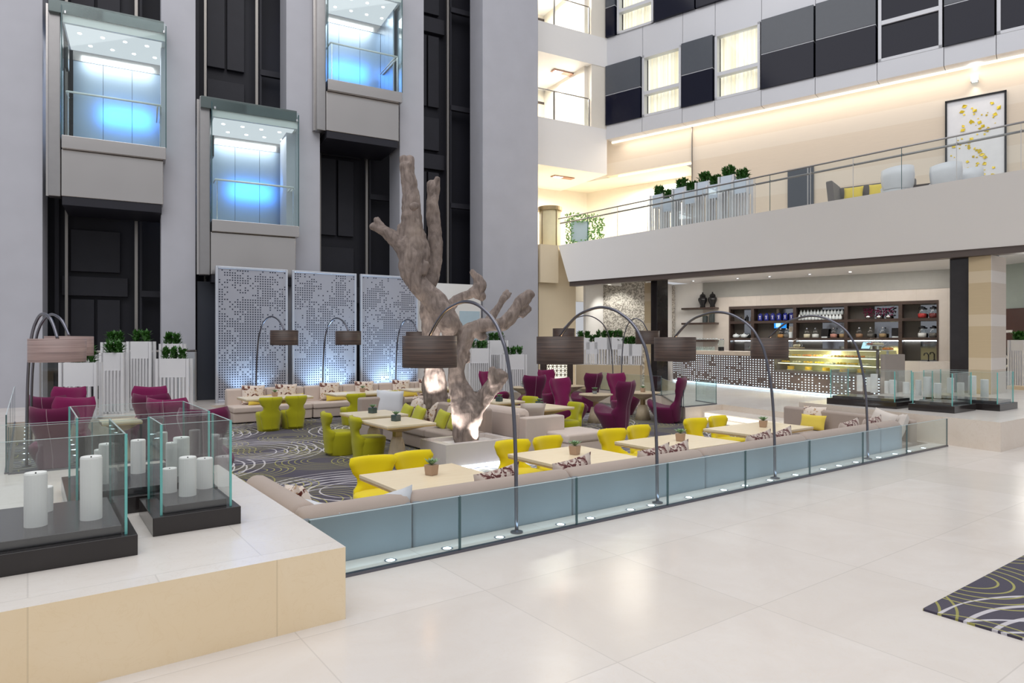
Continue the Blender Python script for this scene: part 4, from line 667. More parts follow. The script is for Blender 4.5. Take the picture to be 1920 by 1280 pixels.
# ---------------------------------------------------------------- sofas
def sofa(nm, lab, a, b, rz, L, D=.85, sh=.43, bh=.85, bt=.20, m=TAUPE, roll=True, mb_=None, base_m=None, n=1, z=LF, arm=0, sd=.12, grp=None, sL=None, s0=0):
    r = thing(nm, lab, 'sofa', g(a, b, z), G0 + math.radians(rz), grp)      # x 0..L along, y 0 back .. D front
    MB().box(0.01 + s0, (sL or L) - .01, .02, D - .03, .03, sh - .16).build('base', base_m or m, r, bevel=.02)
    if sL: MB().box(.01, sL, bt * .6, D, sh - .16, sh).build('seat_cushion', m, r, bevel=.04, seg=3)
    for i in range(n if not sL else 0): MB().box(L * i / n + .005 + s0, L * (i + 1) / n - .005, bt * .6, D, sh - .16, sh).build('seat_cushion', m, r, bevel=.04, seg=3)
    for i in range(n):
        if roll:
            MB().box(L * i / n + .004, L * (i + 1) / n - .004, 0, bt - .05, .3, bh - .06).build('back_panel', mb_ or m, r, bevel=.03, seg=3)
            mb = MB(); N = 10; x0, x1 = L * i / n + .004, L * (i + 1) / n - .004; rr = bt * .62
            for k, (x, f) in enumerate(((x0, .7), (x0 + .025, .94), (x0 + .07, 1), (x1 - .07, 1), (x1 - .025, .94), (x1, .7))): mb.add([(x, bt * .5 + .02 + rr * .95 * f * math.cos(2 * math.pi * j / 16), bh - .11 + rr * .92 * f * math.sin(2 * math.pi * j / 16)) for j in range(16)], [])
            mb.f += [(i_ * 16 + j, i_ * 16 + (j + 1) % 16, (i_ + 1) * 16 + (j + 1) % 16, (i_ + 1) * 16 + j) for i_ in range(5) for j in range(16)] + [tuple(reversed(range(16))), tuple(80 + j for j in range(16))]; mb.m += [0] * 82
            mb.build('back_roll', m, r, smooth=True)
        else: MB().box(L * i / n + .004, L * (i + 1) / n - .004, 0, bt, .25, bh).build('back_cushion', m, r, bevel=.05, seg=3)
    if arm & 1: MB().box(-.22, 0, 0, D, .03, bh - .1).build('armrest', m, r, bevel=.03)
    if arm & 2: MB().box(L, L + .24, 0, D, .03, bh - .12).build('armrest', m, r, bevel=.03)
    return r
cuts = [1.63, 2.55, 4.28, 6.30, 8.45, 10.45, 11.16]
nmz = ['short sofa section next to the stone bench corner', 'sofa section with the first table from the stone bench behind it', 'sofa section behind the glass with the second table', 'sofa section behind the glass with the third table', 'sofa section behind the glass before the fourth table', 'end sofa section nearest the beige plinth']
for i in range(6): sofa('sofa_section', 'grey-taupe rolled-back ' + nmz[i], cuts[i], 4.88, 0, cuts[i + 1] - cuts[i], .82, m=TAUPE, mb_=GREYB, s0=0 if i else .24, grp='rolled-back sofa sections behind the glass barrier')
sofa('sofa_section', 'taupe rolled-back return sofa lying along the stone bench edge', 1.62, 6.5, -90, 1.4, .8, m=TAUPE, sL=.78, grp='rolled-back sofa sections behind the glass barrier')
sofa('sofa_section', 'taupe sofa end against the plinth, with paisley and yellow cushions', 12.0, 5.0, 79, 2.7, .8, m=TAUPE, bh=.80, roll=False, bt=.18)
for i, (a0, a1) in enumerate(((4.2, 6.25), (6.27, 8.5), (8.52, 10.9))): sofa('sofa_section', 'pale beige back-wall sofa section below the perforated screens, %s from the slate panel' % tn[i], a1, 18.72, 180, a1 - a0, .95, m=TAUPEL, roll=False, n=2, bt=.24, grp='back-wall sofa sections')
sofa('sofa_section', 'grey corner sofa with lime cushions beside the tree planter', 7.05, 10.3, 90, 2.85, .95, m=TAUPE, roll=False, n=3, bt=.22); sofa('sofa_section', 'short grey return of the corner sofa with the white cushion', 7.05, 14.1, 180, 1.1, .9, m=TAUPE, roll=False, bt=.22)
sofa('armrest_sofa', 'pale sofa with broad armrest beside the tree planter', 7.3, 12.4, -90, 2.55, .92, m=TAUPEL, roll=True, n=2, bt=.24, arm=2, bh=.83)
r = thing('ottoman', 'pale upholstered ottoman in front of the broad armrest', 'ottoman', g(7.78, 9.0, LF), G0); MB().box(.02, .98, .02, .82, .03, .27).build('base', TAUPEL, r, bevel=.02); MB().box(0, 1.0, 0, .84, .27, .44).build('seat_cushion', TAUPEL, r, bevel=.05, seg=3)
# ---------------------------------------------------------------- cushions
def cushion(nm, m, w, h, t):
    N = 12; mb = MB(); vs = []
    for s_ in (1, -1):
        for i in range(N + 1):
            for j in range(N + 1):
                u, v = -1 + 2 * i / N, -1 + 2 * j / N; p = (1 - u ** 4) * (1 - v ** 4); k = 1 - .07 * (1 - v * v) * abs(u) ** 3; k2 = 1 - .07 * (1 - u * u) * abs(v) ** 3
                vs.append((u * w / 2 * k, s_ * t / 2 * max(0, p) ** .55, h / 2 + v * h / 2 * k2))
    n = (N + 1) ** 2; fs = []
    for i in range(N):
        for j in range(N): a = i * (N + 1) + j; q = (a, a + 1, a + N + 2, a + N + 1); fs += [q[::-1], tuple(x + n for x in q)]
    mb.add(vs, fs); o = mb.build(nm, m, smooth=True); o['category'] = 'cushion'; o['label'] = 'x'; return o
CU = {}
def cush(k, m, w, h, t, a, b, z, face, tilt, lab, roll=0):      # face: grid direction the front looks to
    if k not in CU: CU[k] = Proto(cushion('throw_cushion', m, w, h, t))
    o = CU[k].put(g(a, b, z), 0, lab, 'throw cushions'); o.rotation_euler = (Matrix.Rotation(G0 + math.radians(face) + math.pi / 2, 4, 'Z') @ Matrix.Rotation(math.radians(-tilt), 4, 'X') @ Matrix.Rotation(math.radians(roll), 4, 'Y')).to_euler(); return o
SZ = LF + .43
for k, (a, rl, st) in enumerate(((3.62, 8, 0), (4.55, 8, 0), (5.75, 6, 0), (6.10, 8, 1), (7.75, 6, 0), (8.25, 9, 1), (10.05, 6, 0), (10.75, 4, 1))):
    cush('pd', PPATD, .52, .50, .16, a, 5.2, SZ, 90, 8, 'dark floral cushion leaning on the long grey sofa, number %d counted from the stone bench' % (k + 1), rl)
cush('pp', PPAT, .46, .44, .17, 2.0, 5.75, SZ + .02, 0, 20, 'paisley cushion on the return sofa beside the stone bench', 10); cush('pc', PWHITE, .5, .46, .17, 2.02, 5.25, SZ + .0, 20, 30, 'plain grey-white cushion in the sofa corner by the stone bench', -8); cush('pc', PWHITE, .5, .46, .17, 2.45, 5.12, SZ, 85, 16, 'plain pale cushion on the short sofa section by the stone bench', 12)
cush('pp', PPAT, .52, .5, .17, 12.15, 6.95, SZ, 180, 14, 'large paisley cushion on the sofa end against the plinth'); cush('py', PYEL, .5, .3, .15, 11.95, 6.85, SZ, 180, 18, 'yellow lumbar cushion on the sofa end against the plinth'); cush('pw', PCREAM, .5, .48, .16, 11.6, 5.5, SZ + .05, 160, 18, 'cream cushion standing in the sofa corner by the plinth', 10); cush('pw', PCREAM, .5, .48, .16, 11.7, 5.25, SZ + .02, 120, 20, 'second cream cushion behind the first in the plinth corner', -6)
for a, lab in ((4.85, 'first'), (5.72, 'second'), (6.95, 'third'), (8.0, 'fourth'), (9.2, 'fifth'), (10.1, 'sixth')):
    cush('ppb', PPAT, .60, .52, .17, a, 18.36, SZ, 268, 12, 'paisley cushion on the back-wall sofa, %s from the slate panel' % lab, 2)
    cush('pyb', PYEL, .62, .25, .15, a + .12, 18.14, SZ, 268, 16, 'yellow lumbar cushion on the back-wall sofa, %s from the slate panel' % lab, -2)
cush('pwb', PWHITE, .62, .58, .2, 6.6, 13.8, SZ, 250, 14, 'large plain white cushion in the grey corner sofa', 4)
for k, b in enumerate((12.85, 12.3, 11.3)): cush('ppm', PPAT, .48, .48, .16, 6.72, b, SZ, 185, 14, 'paisley ring cushion on the grey corner sofa, %s from the white cushion' % tn[k], 10)
for k, b in enumerate((12.75, 12.2, 11.25, 10.75)): cush('pl', PLIME, .38, .36, .14, 6.42, b, SZ, 185, 20, 'lime cushion on the grey corner sofa, %s from the white cushion' % tn[k], 10)
cush('pw', PCREAM, .5, .48, .16, 7.95, 10.3, SZ + .1, 60, 35, 'cream cushion on the pale armrest sofa, next to the armrest', 0); cush('pp', PPAT, .46, .44, .17, 7.7, 11.2, SZ + .05, 10, 40, 'paisley cushion top showing over the pale sofa back', 0)
# ---------------------------------------------------------------- arc lamps (reach along local +x)
ARC = [(0, 0.02), (.01, .5), (.03, .9), (.07, 1.22), (.15, 1.56), (.22, 1.70), (.3, 1.82), (.40, 1.91), (.48, 1.96), (.60, 2.02), (.74, 2.06), (.9, 2.07), (1.08, 2.04), (1.24, 1.99), (1.4, 1.89), (1.566, 1.74)]
def lamp(lab, loc, rz, rs=1.0, hs=1.0, sr=.29, sh_=.335, ven=None, en=6, grp='arc floor lamps', rad=.017):
    r = thing('arc_lamp', lab, 'floor lamp', loc, rz, grp)
    pts = [(x * rs, 0, z * hs) for x, z in ARC]; sm = []
    for i in range(len(pts) - 1):
        p0, p1, p2, p3 = (Vector(pts[max(0, min(len(pts) - 1, i + k))]) for k in (-1, 0, 1, 2))
        for q in range(4): t = q / 4; sm.append(.5 * ((2 * p1) + (p2 - p0) * t + (2 * p0 - 5 * p1 + 4 * p2 - p3) * t * t + (3 * p1 - p0 - 3 * p2 + p3) * t ** 3))
    sm.append(Vector(pts[-1])); MB().tube(sm, rad, 8).build('pole', GUN, r, smooth=True)
    MB().lathe([(.0001, 0), (.055, 0), (.055, .012), (.03, .02), (.0001, .03)], 24).build('base', GUN, r)
    x, z = pts[-1][0], pts[-1][2]; T = Matrix.Translation((x, 0, z - sh_))
    s_ = MB().lathe([(sr, 0), (sr, sh_), (sr - .006, sh_), (sr - .006, 0), (sr, 0)], 40).build('lamp_shade', ven or VENEER, r, smooth=False, loc=(x, 0, z - sh_)); s_.data.polygons.foreach_set('use_smooth', [True] * len(s_.data.polygons))
    mb = MB(); mb.cyl(.012, -sh_ * .55, .02, 8, Matrix.Translation((x, 0, z)))
    for k in range(3): a = k * 2.094; mb.tube([(x, 0, z - .01), (x + math.cos(a) * (sr - .004), math.sin(a) * (sr - .004), z - .01)], .004, 5)
    mb.build('shade_fitting', GUN, r); MB().lathe([(.0001, -.05), (.04, -.02), (.045, .01), (.02, .06), (.0001, .07)], 12, Matrix.Translation((x, 0, z - sh_ * .62))).build('bulb', BULB, r, smooth=True)
    w = Matrix.Translation(Vector(loc)) @ Matrix.Rotation(rz, 4, 'Z'); return r
VD = G0 + math.pi / 2
for i, (a, b, lab) in enumerate(((3.48, 4.72, 'arc floor lamp with brown drum shade hanging before the driftwood tree'), (5.3, 4.72, 'arc floor lamp with brown drum shade hanging above the plum wing chairs'), (7.42, 4.72, 'arc floor lamp whose brown shade hangs before the black pillar'), (9.72, 4.72, 'arc floor lamp whose dark shade hangs before the bar counter, nearest the plinth'))):
    lamp(lab, g(a, b, 0), VD)
def wl(lab, base, shade, **k): d = shade - base; lamp(lab, base, math.atan2(d.y, d.x), d.length / 1.566, **k)
def bxy(px, d): v = pd(px, 640, d); v.z = 0; return v
for i, (p0, p1) in enumerate(((480, 533), (605, 653), (742, 783))):
    d0 = (18.27, 19.37, 20.68)[i]; wl('brown-shaded arc floor lamp before the %s perforated screen from the slate panel' % tn[i], bxy(p0, d0), bxy(p1, d0 - 1.1), hs=1.13, sr=.345, sh_=.38, en=9, rad=.022)
wl('arc floor lamp with grey-pink shade beside the plum chairs, front one of the pair', bxy(50, 8.94), bxy(108, 8.4), ven=VENEERP, sr=.31, sh_=.29, hs=.985, rad=.02); wl('arc floor lamp with grey-pink shade, half hidden behind its twin lamp', bxy(58, 10.4), bxy(130, 9.9), ven=VENEERP, sr=.31, sh_=.29, hs=1.01, rad=.02)
wl('arc floor lamp with small dark shade before the cream wall', bxy(1150, 20.5), bxy(1057, 20.0), sr=.33, sh_=.35, hs=1.19); wl('arc floor lamp curving toward the black pillar, shade half hidden', bxy(1165, 20.5), bxy(1214, 20.2), sr=.36, sh_=.40, hs=1.15)
# ---------------------------------------------------------------- driftwood trees
def limb(mb, pts, d, scl=1.0, seg=14):
    P = []; Rr = []
    for q in pts:
        dd = d + (q[3] if len(q) > 3 else 0); P.append(pd(q[0], q[1], dd)); Rr.append(q[2] * dd / FOC * scl)
    Q = []; R2 = []
    for i in range(len(P) - 1):
        p0, p1, p2, p3 = P[max(0, i - 1)], P[i], P[i + 1], P[min(len(P) - 1, i + 2)]
        for s_ in range(5): t = s_ / 5; Q.append(.5 * ((2 * p1) + (p2 - p0) * t + (2 * p0 - 5 * p1 + 4 * p2 - p3) * t * t + (3 * p1 - p0 - 3 * p2 + p3) * t ** 3)); R2.append(Rr[i] + (Rr[i + 1] - Rr[i]) * t)
    Q.append(P[-1]); R2.append(Rr[-1]); Q.append(P[-1] + (P[-1] - P[-2]).normalized() * Rr[-1] * .35); R2.append(Rr[-1] * .55); mb.tube(Q, R2, seg, jit=.24)
def tree(nm, lab, limbs, d):
    mb = MB()
    for l in limbs: limb(mb, l, d)
    c = sum((v for v in mb.v), Vector()) / len(mb.v); base = pd(limbs[0][0][0], limbs[0][0][1], d); mb.v = [v - base for v in mb.v]
    o = mb.build(nm, BARK, loc=base, smooth=True); m = o.modifiers.new('weld', 'REMESH'); m.mode = 'VOXEL'; m.voxel_size = .026; m.use_smooth_shade = True
    sm = o.modifiers.new('soft', 'SMOOTH'); sm.iterations = 1; sm.factor = .5
    t = bpy.data.textures.new('bark_relief', 'CLOUDS'); t.noise_scale = .22; t.noise_depth = 4; dm = o.modifiers.new('relief', 'DISPLACE'); dm.texture = t; dm.strength = .075; dm.mid_level = .5
    return tag(o, lab, 'tree')
tree('driftwood_tree', 'big bare driftwood tree rising from the white planter box', [
    [(875, 832, 24), (876, 800, 26), (877, 772, 31), (868, 745, 25), (858, 715, 17), (857, 690, 17), (866, 660, 13), (874, 635, 14), (880, 618, 14), (900, 611, 13), (920, 609, 12), (944, 606, 12), (962, 588, 12), (980, 564, 12), (997, 549, 8)],
    [(880, 775, 22), (898, 757, 17), (918, 732, 15), (933, 712, 15), (942, 699, 14)], [(925, 722, 9, -.1), (924, 700, 9, -.1), (922, 690, 7, -.1)],
    [(976, 592, 7), (986, 586, 6), (995, 577, 4.5)], [(912, 604, 8, .3), (925, 590, 8, .35), (938, 570, 7, .4), (946, 553, 5, .45), (952, 543, 3, .5)], [(944, 566, 4, .4), (958, 549, 3, .45)], [(893, 625, 9), (903, 632, 7), (912, 629, 4)],
    [(868, 680, 13, .35), (862, 650, 16, .3), (850, 622, 20, .2), (838, 600, 23), (820, 568, 22), (800, 548, 20), (782, 530, 20), (773, 508, 23), (776, 482, 27), (775, 455, 25), (773, 430, 20), (773, 405, 19), (771, 380, 18), (767, 350, 16), (763, 325, 14), (761, 310, 13)],
    [(760, 330, 9), (757, 310, 8), (755, 294, 6.5)], [(766, 328, 9), (769, 308, 8), (770, 294, 6)], [(777, 388, 9, -.25), (777, 386, 9, -.35)],
    [(772, 492, 20), (756, 468, 16), (738, 448, 13), (722, 434, 10), (707, 428, 8), (695, 424, 6)], [(722, 436, 8), (712, 420, 7), (706, 410, 5.5)], [(765, 462, 11), (755, 445, 8), (751, 428, 6), (749, 420, 4)], [(783, 450, 11), (792, 443, 8), (797, 438, 5)], [(768, 520, 10), (757, 512, 7), (753, 502, 4)],
    [(800, 545, 14, .3), (808, 520, 14, .35), (813, 490, 14, .4), (817, 460, 13, .4), (815, 430, 12, .4), (812, 400, 12, .4), (811, 375, 11, .4), (809, 350, 8, .4), (808, 340, 7, .4)], [(815, 375, 8, .4), (819, 350, 6, .4), (820, 333, 4.5, .4)], [(818, 480, 8, .4), (826, 468, 5, .4), (827, 458, 3, .4)], [(793, 515, 8, -.15), (798, 500, 8, -.15), (800, 492, 5, -.15)]], 11.55)
tree('bare_tree', 'second driftwood trunk with bulbous base lit from below behind the lampshade', [
    [(816, 765, 23), (815, 742, 21), (812, 715, 20), (812, 690, 17), (808, 650, 15), (803, 610, 14), (800, 575, 13), (803, 545, 12)], [(806, 742, 14), (806, 715, 12), (810, 690, 10)], [(826, 745, 14), (825, 715, 11), (820, 690, 10)],
    [(806, 640, 11), (828, 600, 11), (846, 572, 11), (862, 558, 9), (880, 552, 9), (894, 545, 11), (900, 535, 12), (896, 522, 9), (888, 513, 6), (885, 507, 4)], [(893, 552, 9), (903, 555, 9), (905, 563, 6)]], 14.0)
bx = thing('tree_planter', 'low white marble planter box around the driftwood tree base', 'planter', g(5.48, 9.36, LF), G0)
PB = plain('planter_marble', (.74, .69, .66), .25, var=.04); w_, d_ = 1.38, .88
mb = MB(); mb.box(0, w_, 0, .14, .06, .42).box(0, w_, d_ - .14, d_, .06, .42).box(0, .14, .14, d_ - .14, .06, .42).box(w_ - .14, w_, .14, d_ - .14, .06, .42); mb.build('rim', PB, bx)
MB().box(.08, w_ - .08, .08, d_ - .08, 0, .06).build('plinth', BLACK, bx); MB().box(.14, w_ - .14, .14, d_ - .14, .06, .36).build('pebble_bed', plain('white_pebbles', (.8, .78, .74), .8, var=.1, sc=60), bx); MB().box(.05, w_, -.005, 0.0, .0, .055).build('base_light', LEDB, bx)
for x, y in ((.22, .2), (.22, .68), (1.15, .2), (1.15, .68), (.72, .16)):
    p = g(5.48, 9.36, LF + .4) + Matrix.Rotation(G0, 3, 'Z') @ Vector((x, y, 0)); spot('tree_uplight', p, pd(868, 660, 11.55) + Vector((0, 0, .4)), 75, (1, .93, .88), 80, .9, .03)
area('planter_glow', g(5.48, 9.36, LF + .05) + Matrix.Rotation(G0, 3, 'Z') @ Vector((.85, -.06, 0)), g(5.48, 8.5, LF) + Matrix.Rotation(G0, 3, 'Z') @ Vector((.85, -.3, 0)), 1.5, .04, 10, (.85, .93, 1))
for px, dz in ((800, 0), (832, 0), (816, -.3)): spot('trunk_uplight', pd(px, 752, 13.5 + dz), pd(816, 640, 14), 75, (1, .94, .88), 80, .9, .03)
# ---------------------------------------------------------------- foliage and white planters
def bush(sd, w, d, h, n=260):
    R = random.Random(sd); mb = MB()
    for i in range(n):
        k = R.choice(range(max(1, int(w / .16)))); cx = -w / 2 + w * (k + .5) / max(1, int(w / .16)); o_ = Vector((cx + R.uniform(-.05, .05), R.uniform(-d / 2, d / 2) * .6, R.uniform(0, h * .6)))
        a = R.uniform(0, 6.28); t = R.uniform(.1, 1.25); D = Vector((math.cos(a) * math.sin(t), math.sin(a) * math.sin(t), math.cos(t))); L = R.uniform(.11, .20); sd_ = D.cross(Vector((0, 0, 1))).normalized() * R.uniform(.024, .038)
        mb.add([o_, o_ + D * L * .5 + sd_, o_ + D * L + Vector((0, 0, -.02)), o_ + D * L * .5 - sd_, o_ + D * L * .5 + Vector((0, 0, -.012))], [(0, 1, 4), (1, 2, 4), (2, 3, 4), (3, 0, 4)])
    return mb
PLW = plain('planter_white', (.78, .78, .80), .3, var=.02)
def planter(nm, lab, loc, rz, w, d, H, box_h, slats, sd, frame=True, grp=None, bh=.34, mat=None, box_w=None):
    r = thing(nm, lab, 'planter', loc, rz, grp); bw = box_w or w
    pb = MB().box(-bw / 2, bw / 2, -d / 2 + .03, d / 2 - .03, H - box_h, H).build('planter_box', mat or PLW, r, bevel=.006); mb = MB()
    for i in range(slats): x = -w / 2 + w * (i + .5) / slats; mb.box(x - .017, x + .017, -d / 2, -d / 2 + .05, 0, H - box_h).box(x - .017, x + .017, d / 2 - .05, d / 2, 0, H - box_h)
    mb.box(-w / 2, w / 2, -d / 2, -d / 2 + .05, 0, .03).box(-w / 2, w / 2, d / 2 - .05, d / 2, 0, .03).box(-w / 2, -w / 2 + .03, -d / 2, d / 2, 0, .03).box(w / 2 - .03, w / 2, -d / 2, d / 2, 0, .03); mb.build('slat_stand', PLW, r)
    if frame:
        mb = MB(); x = w / 2 + .05
        for sx in (-x, x): mb.box(sx - .028, sx + .028, -d / 2, -d / 2 + .06, 0, H).box(sx - .028, sx + .028, d / 2 - .06, d / 2, 0, H)
        mb.box(-x, x, -d / 2, -d / 2 + .05, 0, .05).box(-x, x, d / 2 - .05, d / 2, 0, .05); mb.build('frame', PLW, r)
    b = bush(sd, bw * .95, d, bh); b.build('foliage', LEAF, pb, loc=(0, 0, H - .03)); return r
PR = math.radians(6)
for i, (px, d, H, w, bh_, sl, lab, bw) in enumerate([(152, 14.6, 1.22, .62, .52, 4, 'white planter with wide box and green bush behind the grey-pink lampshade', None), (160, 16.2, 1.36, .5, .4, 3, 'white planter partly hidden behind the wide low planter', None), (214, 15.6, 1.42, .38, .42, 5, 'tall narrow white planter with slatted stand, front one of the green pair', None), (216, 17.0, 1.66, .42, .5, 3, 'tall white planter rising behind the slatted one', None), (265, 16.4, 1.68, .42, .42, 6, 'tallest white planter with stepped frame beside the slatted pair', None), (327, 16.4, 1.26, .62, .46, 7, 'low wide white planter against the narrow plaster pier', None), (324, 17.3, 1.62, .42, .5, 3, 'tall white planter behind the low wide one at the plaster pier', None)]):
    planter('slatted_planter', lab, bxy(px, d), PR, w, .30, H, bh_, sl, 40 + i, True, 'white planters by the elevator shaft', .36)
for i, (px, d, H, w, lab) in enumerate([(897, 22.6, 1.45, .62, 'white slatted planter with green bush nearest the driftwood tree fork'), (930, 23.2, 1.72, .58, 'tallest white slatted planter beside the broad pillar'), (962, 22.3, 1.25, .66, 'low white slatted planter in front of the broad pillar'), (878, 22.9, 1.2, .5, 'white slatted planter half hidden behind the tree trunk')]):
    planter('slatted_planter', lab, bxy(px, d), E0 * .6, w, .5, H, .5, 9, 60 + i, True, 'white planters by the broad pillar', .34)
for i, (t, w, H, lab, bo) in enumerate([(.10, .5, 1.18, 'first from the dark lattice screen', .1), (.24, .42, 1.0, 'second from the dark lattice screen', .1), (.42, .62, 1.20, 'third from the dark lattice screen', .1), (.60, .55, 1.20, 'fourth from the dark lattice screen', .15), (.76, .52, .92, 'fifth from the dark lattice screen', .1), (.92, .44, .92, 'nearest the tan and black pillar', .1)]):
    p = TR0 + (pd(1200, 640, 22.9) - TR0) * Vector((1, 1, 0)) * t; p += Vector((-math.sin(TRX), math.cos(TRX), 0)) * .3; p.z = .86
    planter('plant_trough', 'white trough planter with slats on the tan low wall, ' + lab, p, TRX, w, .42, H * .8, .42, 6, 80 + i, False, 'white troughs on the tan low wall', .32)
# mezzanine planters along the glass railing
def mp(px, off): return None
def medge(px, off=0.0):
    for (x0, y0), (x1, y1) in zip(TOPL, TOPL[1:]):
        if px <= x1: break
    k = (px - x0) / (x1 - x0); v = mt(px, y0 + (y1 - y0) * k, ZP); v = v * (1 + off / v.length); v.z = ZM; return v
PB_ = plain('planter_blue_white', (.66, .74, .84), .3, var=.02)
for i, (px, py, lab) in enumerate([(1236, 366, 'first from the driftwood tree side'), (1257, 373, 'second, lower one'), (1278, 353, 'third, with raised bush'), (1298, 358, 'fourth'), (1322, 342, 'fifth'), (1343, 347, 'sixth'), (1366, 331, 'seventh, tallest bush'), (1392, 337, 'last before the bare wall')]):
    p = medge(px, .75); H = HC + (640 - py) * p.y / FOC - ZM; planter('slatted_planter', 'blue-white planter box on tall slats behind the mezzanine railing, ' + lab, p, math.radians(-45), .36, .36, H, .42, 4, 100 + i, True, 'mezzanine planters', .42, PB_)
# ---------------------------------------------------------------- candle cases
def case(lab, a0, a1, b0, b1, z, hg, grp='glass candle cases'):
    r = thing('candle_case', lab, 'display case', g(a0, b0, z), G0, grp); w, d = a1 - a0, b1 - b0; m = .055; h = .12
    MB().box(-m, w + m, -m, d + m, 0, h).build('base', BLACKST, r, bevel=.004); MB().box(.02, w - .02, .02, d - .02, h, h + .05).build('tray', SLAB, r, bevel=.004); t = .009
    for x0, x1, y0, y1 in ((0, w, 0, t), (0, w, d - t, d), (0, t, t, d - t), (w - t, w, t, d - t)): MB().box(x0, x1, y0, y1, h, h + hg).build('glass_pane', GLASS, r)
    for x, y in ((0, 0), (w, 0), (0, d), (w, d)): MB().box(x - .007, x + .007, y - .007, y + .007, h, h + hg).build('glass_edge', EDGE, r)
    mb = MB()
    for x0, x1, y0, y1 in ((0, w, 0, t), (0, w, d - t, d), (0, t, t, d - t), (w - t, w, t, d - t)): mb.box(x0, x1, y0, y1, h + hg, h + hg + .002)
    mb.build('glass_rim', plain('pale_rim', (.55, .68, .67), .2), r); return r
Zb = .436
case('long glass candle case on black base at the near end of the tan bench', -1.4, .465, 4.48, 5.40, Zb, .585); case('square glass candle case on black base near the grey sofa end', .70, 1.125, 4.83, 5.38, Zb, .585); case('rear glass candle case on the tan bench, behind the other two', .28, 1.14, 5.58, 6.62, Zb, .585)
case('long glass candle case on the beige plinth, nearest the bar counter', 12.83, 13.5, 5.75, 6.95, .45, .56); case('middle square glass candle case on the beige plinth', 12.85, 13.65, 4.82, 5.45, .45, .56); case('glass candle case at the foot of the tan banded pillar', 13.65, 14.6, 4.55, 5.5, .45, .56) if False else case('glass candle case at the foot of the tan banded pillar', 13.9, 14.65, 4.5, 5.7, .45, .56)
cn = thing('pillar_candle', 'x', 'candle', (0, 0, 0)); MB().lathe([(.0001, 0), (.05, 0), (.05, .97), (.047, 1.0), (.04, .985), (.0001, .97)], 24).build('wax_body', WAX, cn, smooth=False, bevel=0); MB().cyl(.004, .96, 1.0, 6).build('wick', BLACK, cn); PC = Proto(cn)
def candle(px, py, top, wpx, z, lab):
    p = gp(px, py, z); h = (py - top) * p.y / FOC; w = wpx * p.y / FOC / .1; PC.put(p, 0, lab, 'white pillar candles', (w, w, h))
zc = Zb + .17
for px, py, top, w, lab in [(67, 985, 885, 37, 'front white candle in the long case, partly overlapping another'), (82, 958, 912, 30, 'short white candle behind the front pair in the long case'), (171, 972, 855, 36, 'tall front white candle by the corner of the long case'), (200, 905, 831, 26, 'white candle in the rear case behind the tall one'), (189, 897, 842, 22, 'slim white candle beside another in the rear case'), (259, 886, 824, 25, 'white candle standing alone in the middle of the rear case'), (303, 860, 810, 20, 'white candle at the far end of the rear case'), (318, 922, 877, 25, 'short white candle in the square case'), (352, 928, 856, 30, 'tall front white candle in the square case'), (384, 914, 858, 28, 'white candle at the glass corner of the square case'), (340, 890, 819, 28, 'tall white candle at the back of the square case'), (322, 893, 829, 20, 'slim white candle at the back of the square case')]: candle(px, py, top, w, zc, lab)
zc = .45 + .17
for px, py, top, w, lab in [(1612, 733, 703, 10, 'white candle behind the lamp pole in the bar-side plinth case'), (1630, 734, 707, 10, 'white candle second in the bar-side plinth case'), (1639, 736, 701, 12, 'tall white candle third in the bar-side plinth case'), (1664, 737, 714, 10, 'short white candle fourth in the bar-side plinth case'), (1674, 738, 712, 12, 'white candle fifth in the bar-side plinth case'), (1699, 738, 716, 11, 'white candle near the glass corner of the bar-side plinth case'),
        (1739, 744, 706, 13, 'tall white candle in the middle plinth case'), (1758, 746, 718, 12, 'white candle by the front of the middle plinth case'), (1722, 741, 712, 10, 'white candle at the back of the middle plinth case'), (1801, 739, 717, 12, 'short white candle in the case at the banded pillar'), (1823, 741, 704, 13, 'tall white candle in the case at the banded pillar'), (1846, 744, 711, 13, 'white candle nearest the glass end at the banded pillar'), (1782, 737, 708, 11, 'white candle between the middle and pillar cases')]: candle(px, py, top, w, zc, lab)
# ---------------------------------------------------------------- glass barrier with floor lights
JT = [1.57, 2.79, 4.03, 5.26, 6.57, 7.90, 9.23, 10.53, 11.93]
def pane(lab, a0, b0, a1, b1, h=.445, z=0):
    p, q_ = g(a0, b0, z), g(a1, b1, z); L = (q_ - p).length; r = thing('glass_barrier', lab, 'glass barrier', p, math.atan2(q_.y - p.y, q_.x - p.x), 'glass barrier panels'); MB().box(.006, L - .006, -.006, .006, .02, h).build('glass_pane', GLASSB, r)
    MB().box(.006, L - .006, -.006, .006, h, h + .003).build('glass_rim', plain('bright_rim', (.62, .76, .80), .15), r); MB().box(0, .008, -.008, .008, .02, h).build('glass_edge', EDGED, r); MB().box(L - .008, L, -.008, .008, .02, h).build('glass_edge', EDGED, r); MB().box(0, L, -.02, .02, 0, .022).build('floor_channel', GUN, r); return r
for i in range(8): pane('clear glass barrier panel in front of the long sofa, %s from the stone bench' % ordn[i], JT[i], 4.55, JT[i + 1], 4.55)
for i, (b0, b1) in enumerate(((10.6, 12.7), (12.7, 14.9), (14.9, 17.2))): pane('glass barrier panel beside the plum chair column, %s from the long candle case' % tn[i], -.22, b0, -.22, b1, .75)
pane('glass barrier panel behind the long candle case', -.2, 10.55, .7, 10.55, .6); pane('glass barrier panel behind the rear candle case', .7, 10.55, 1.56, 10.55, .6)
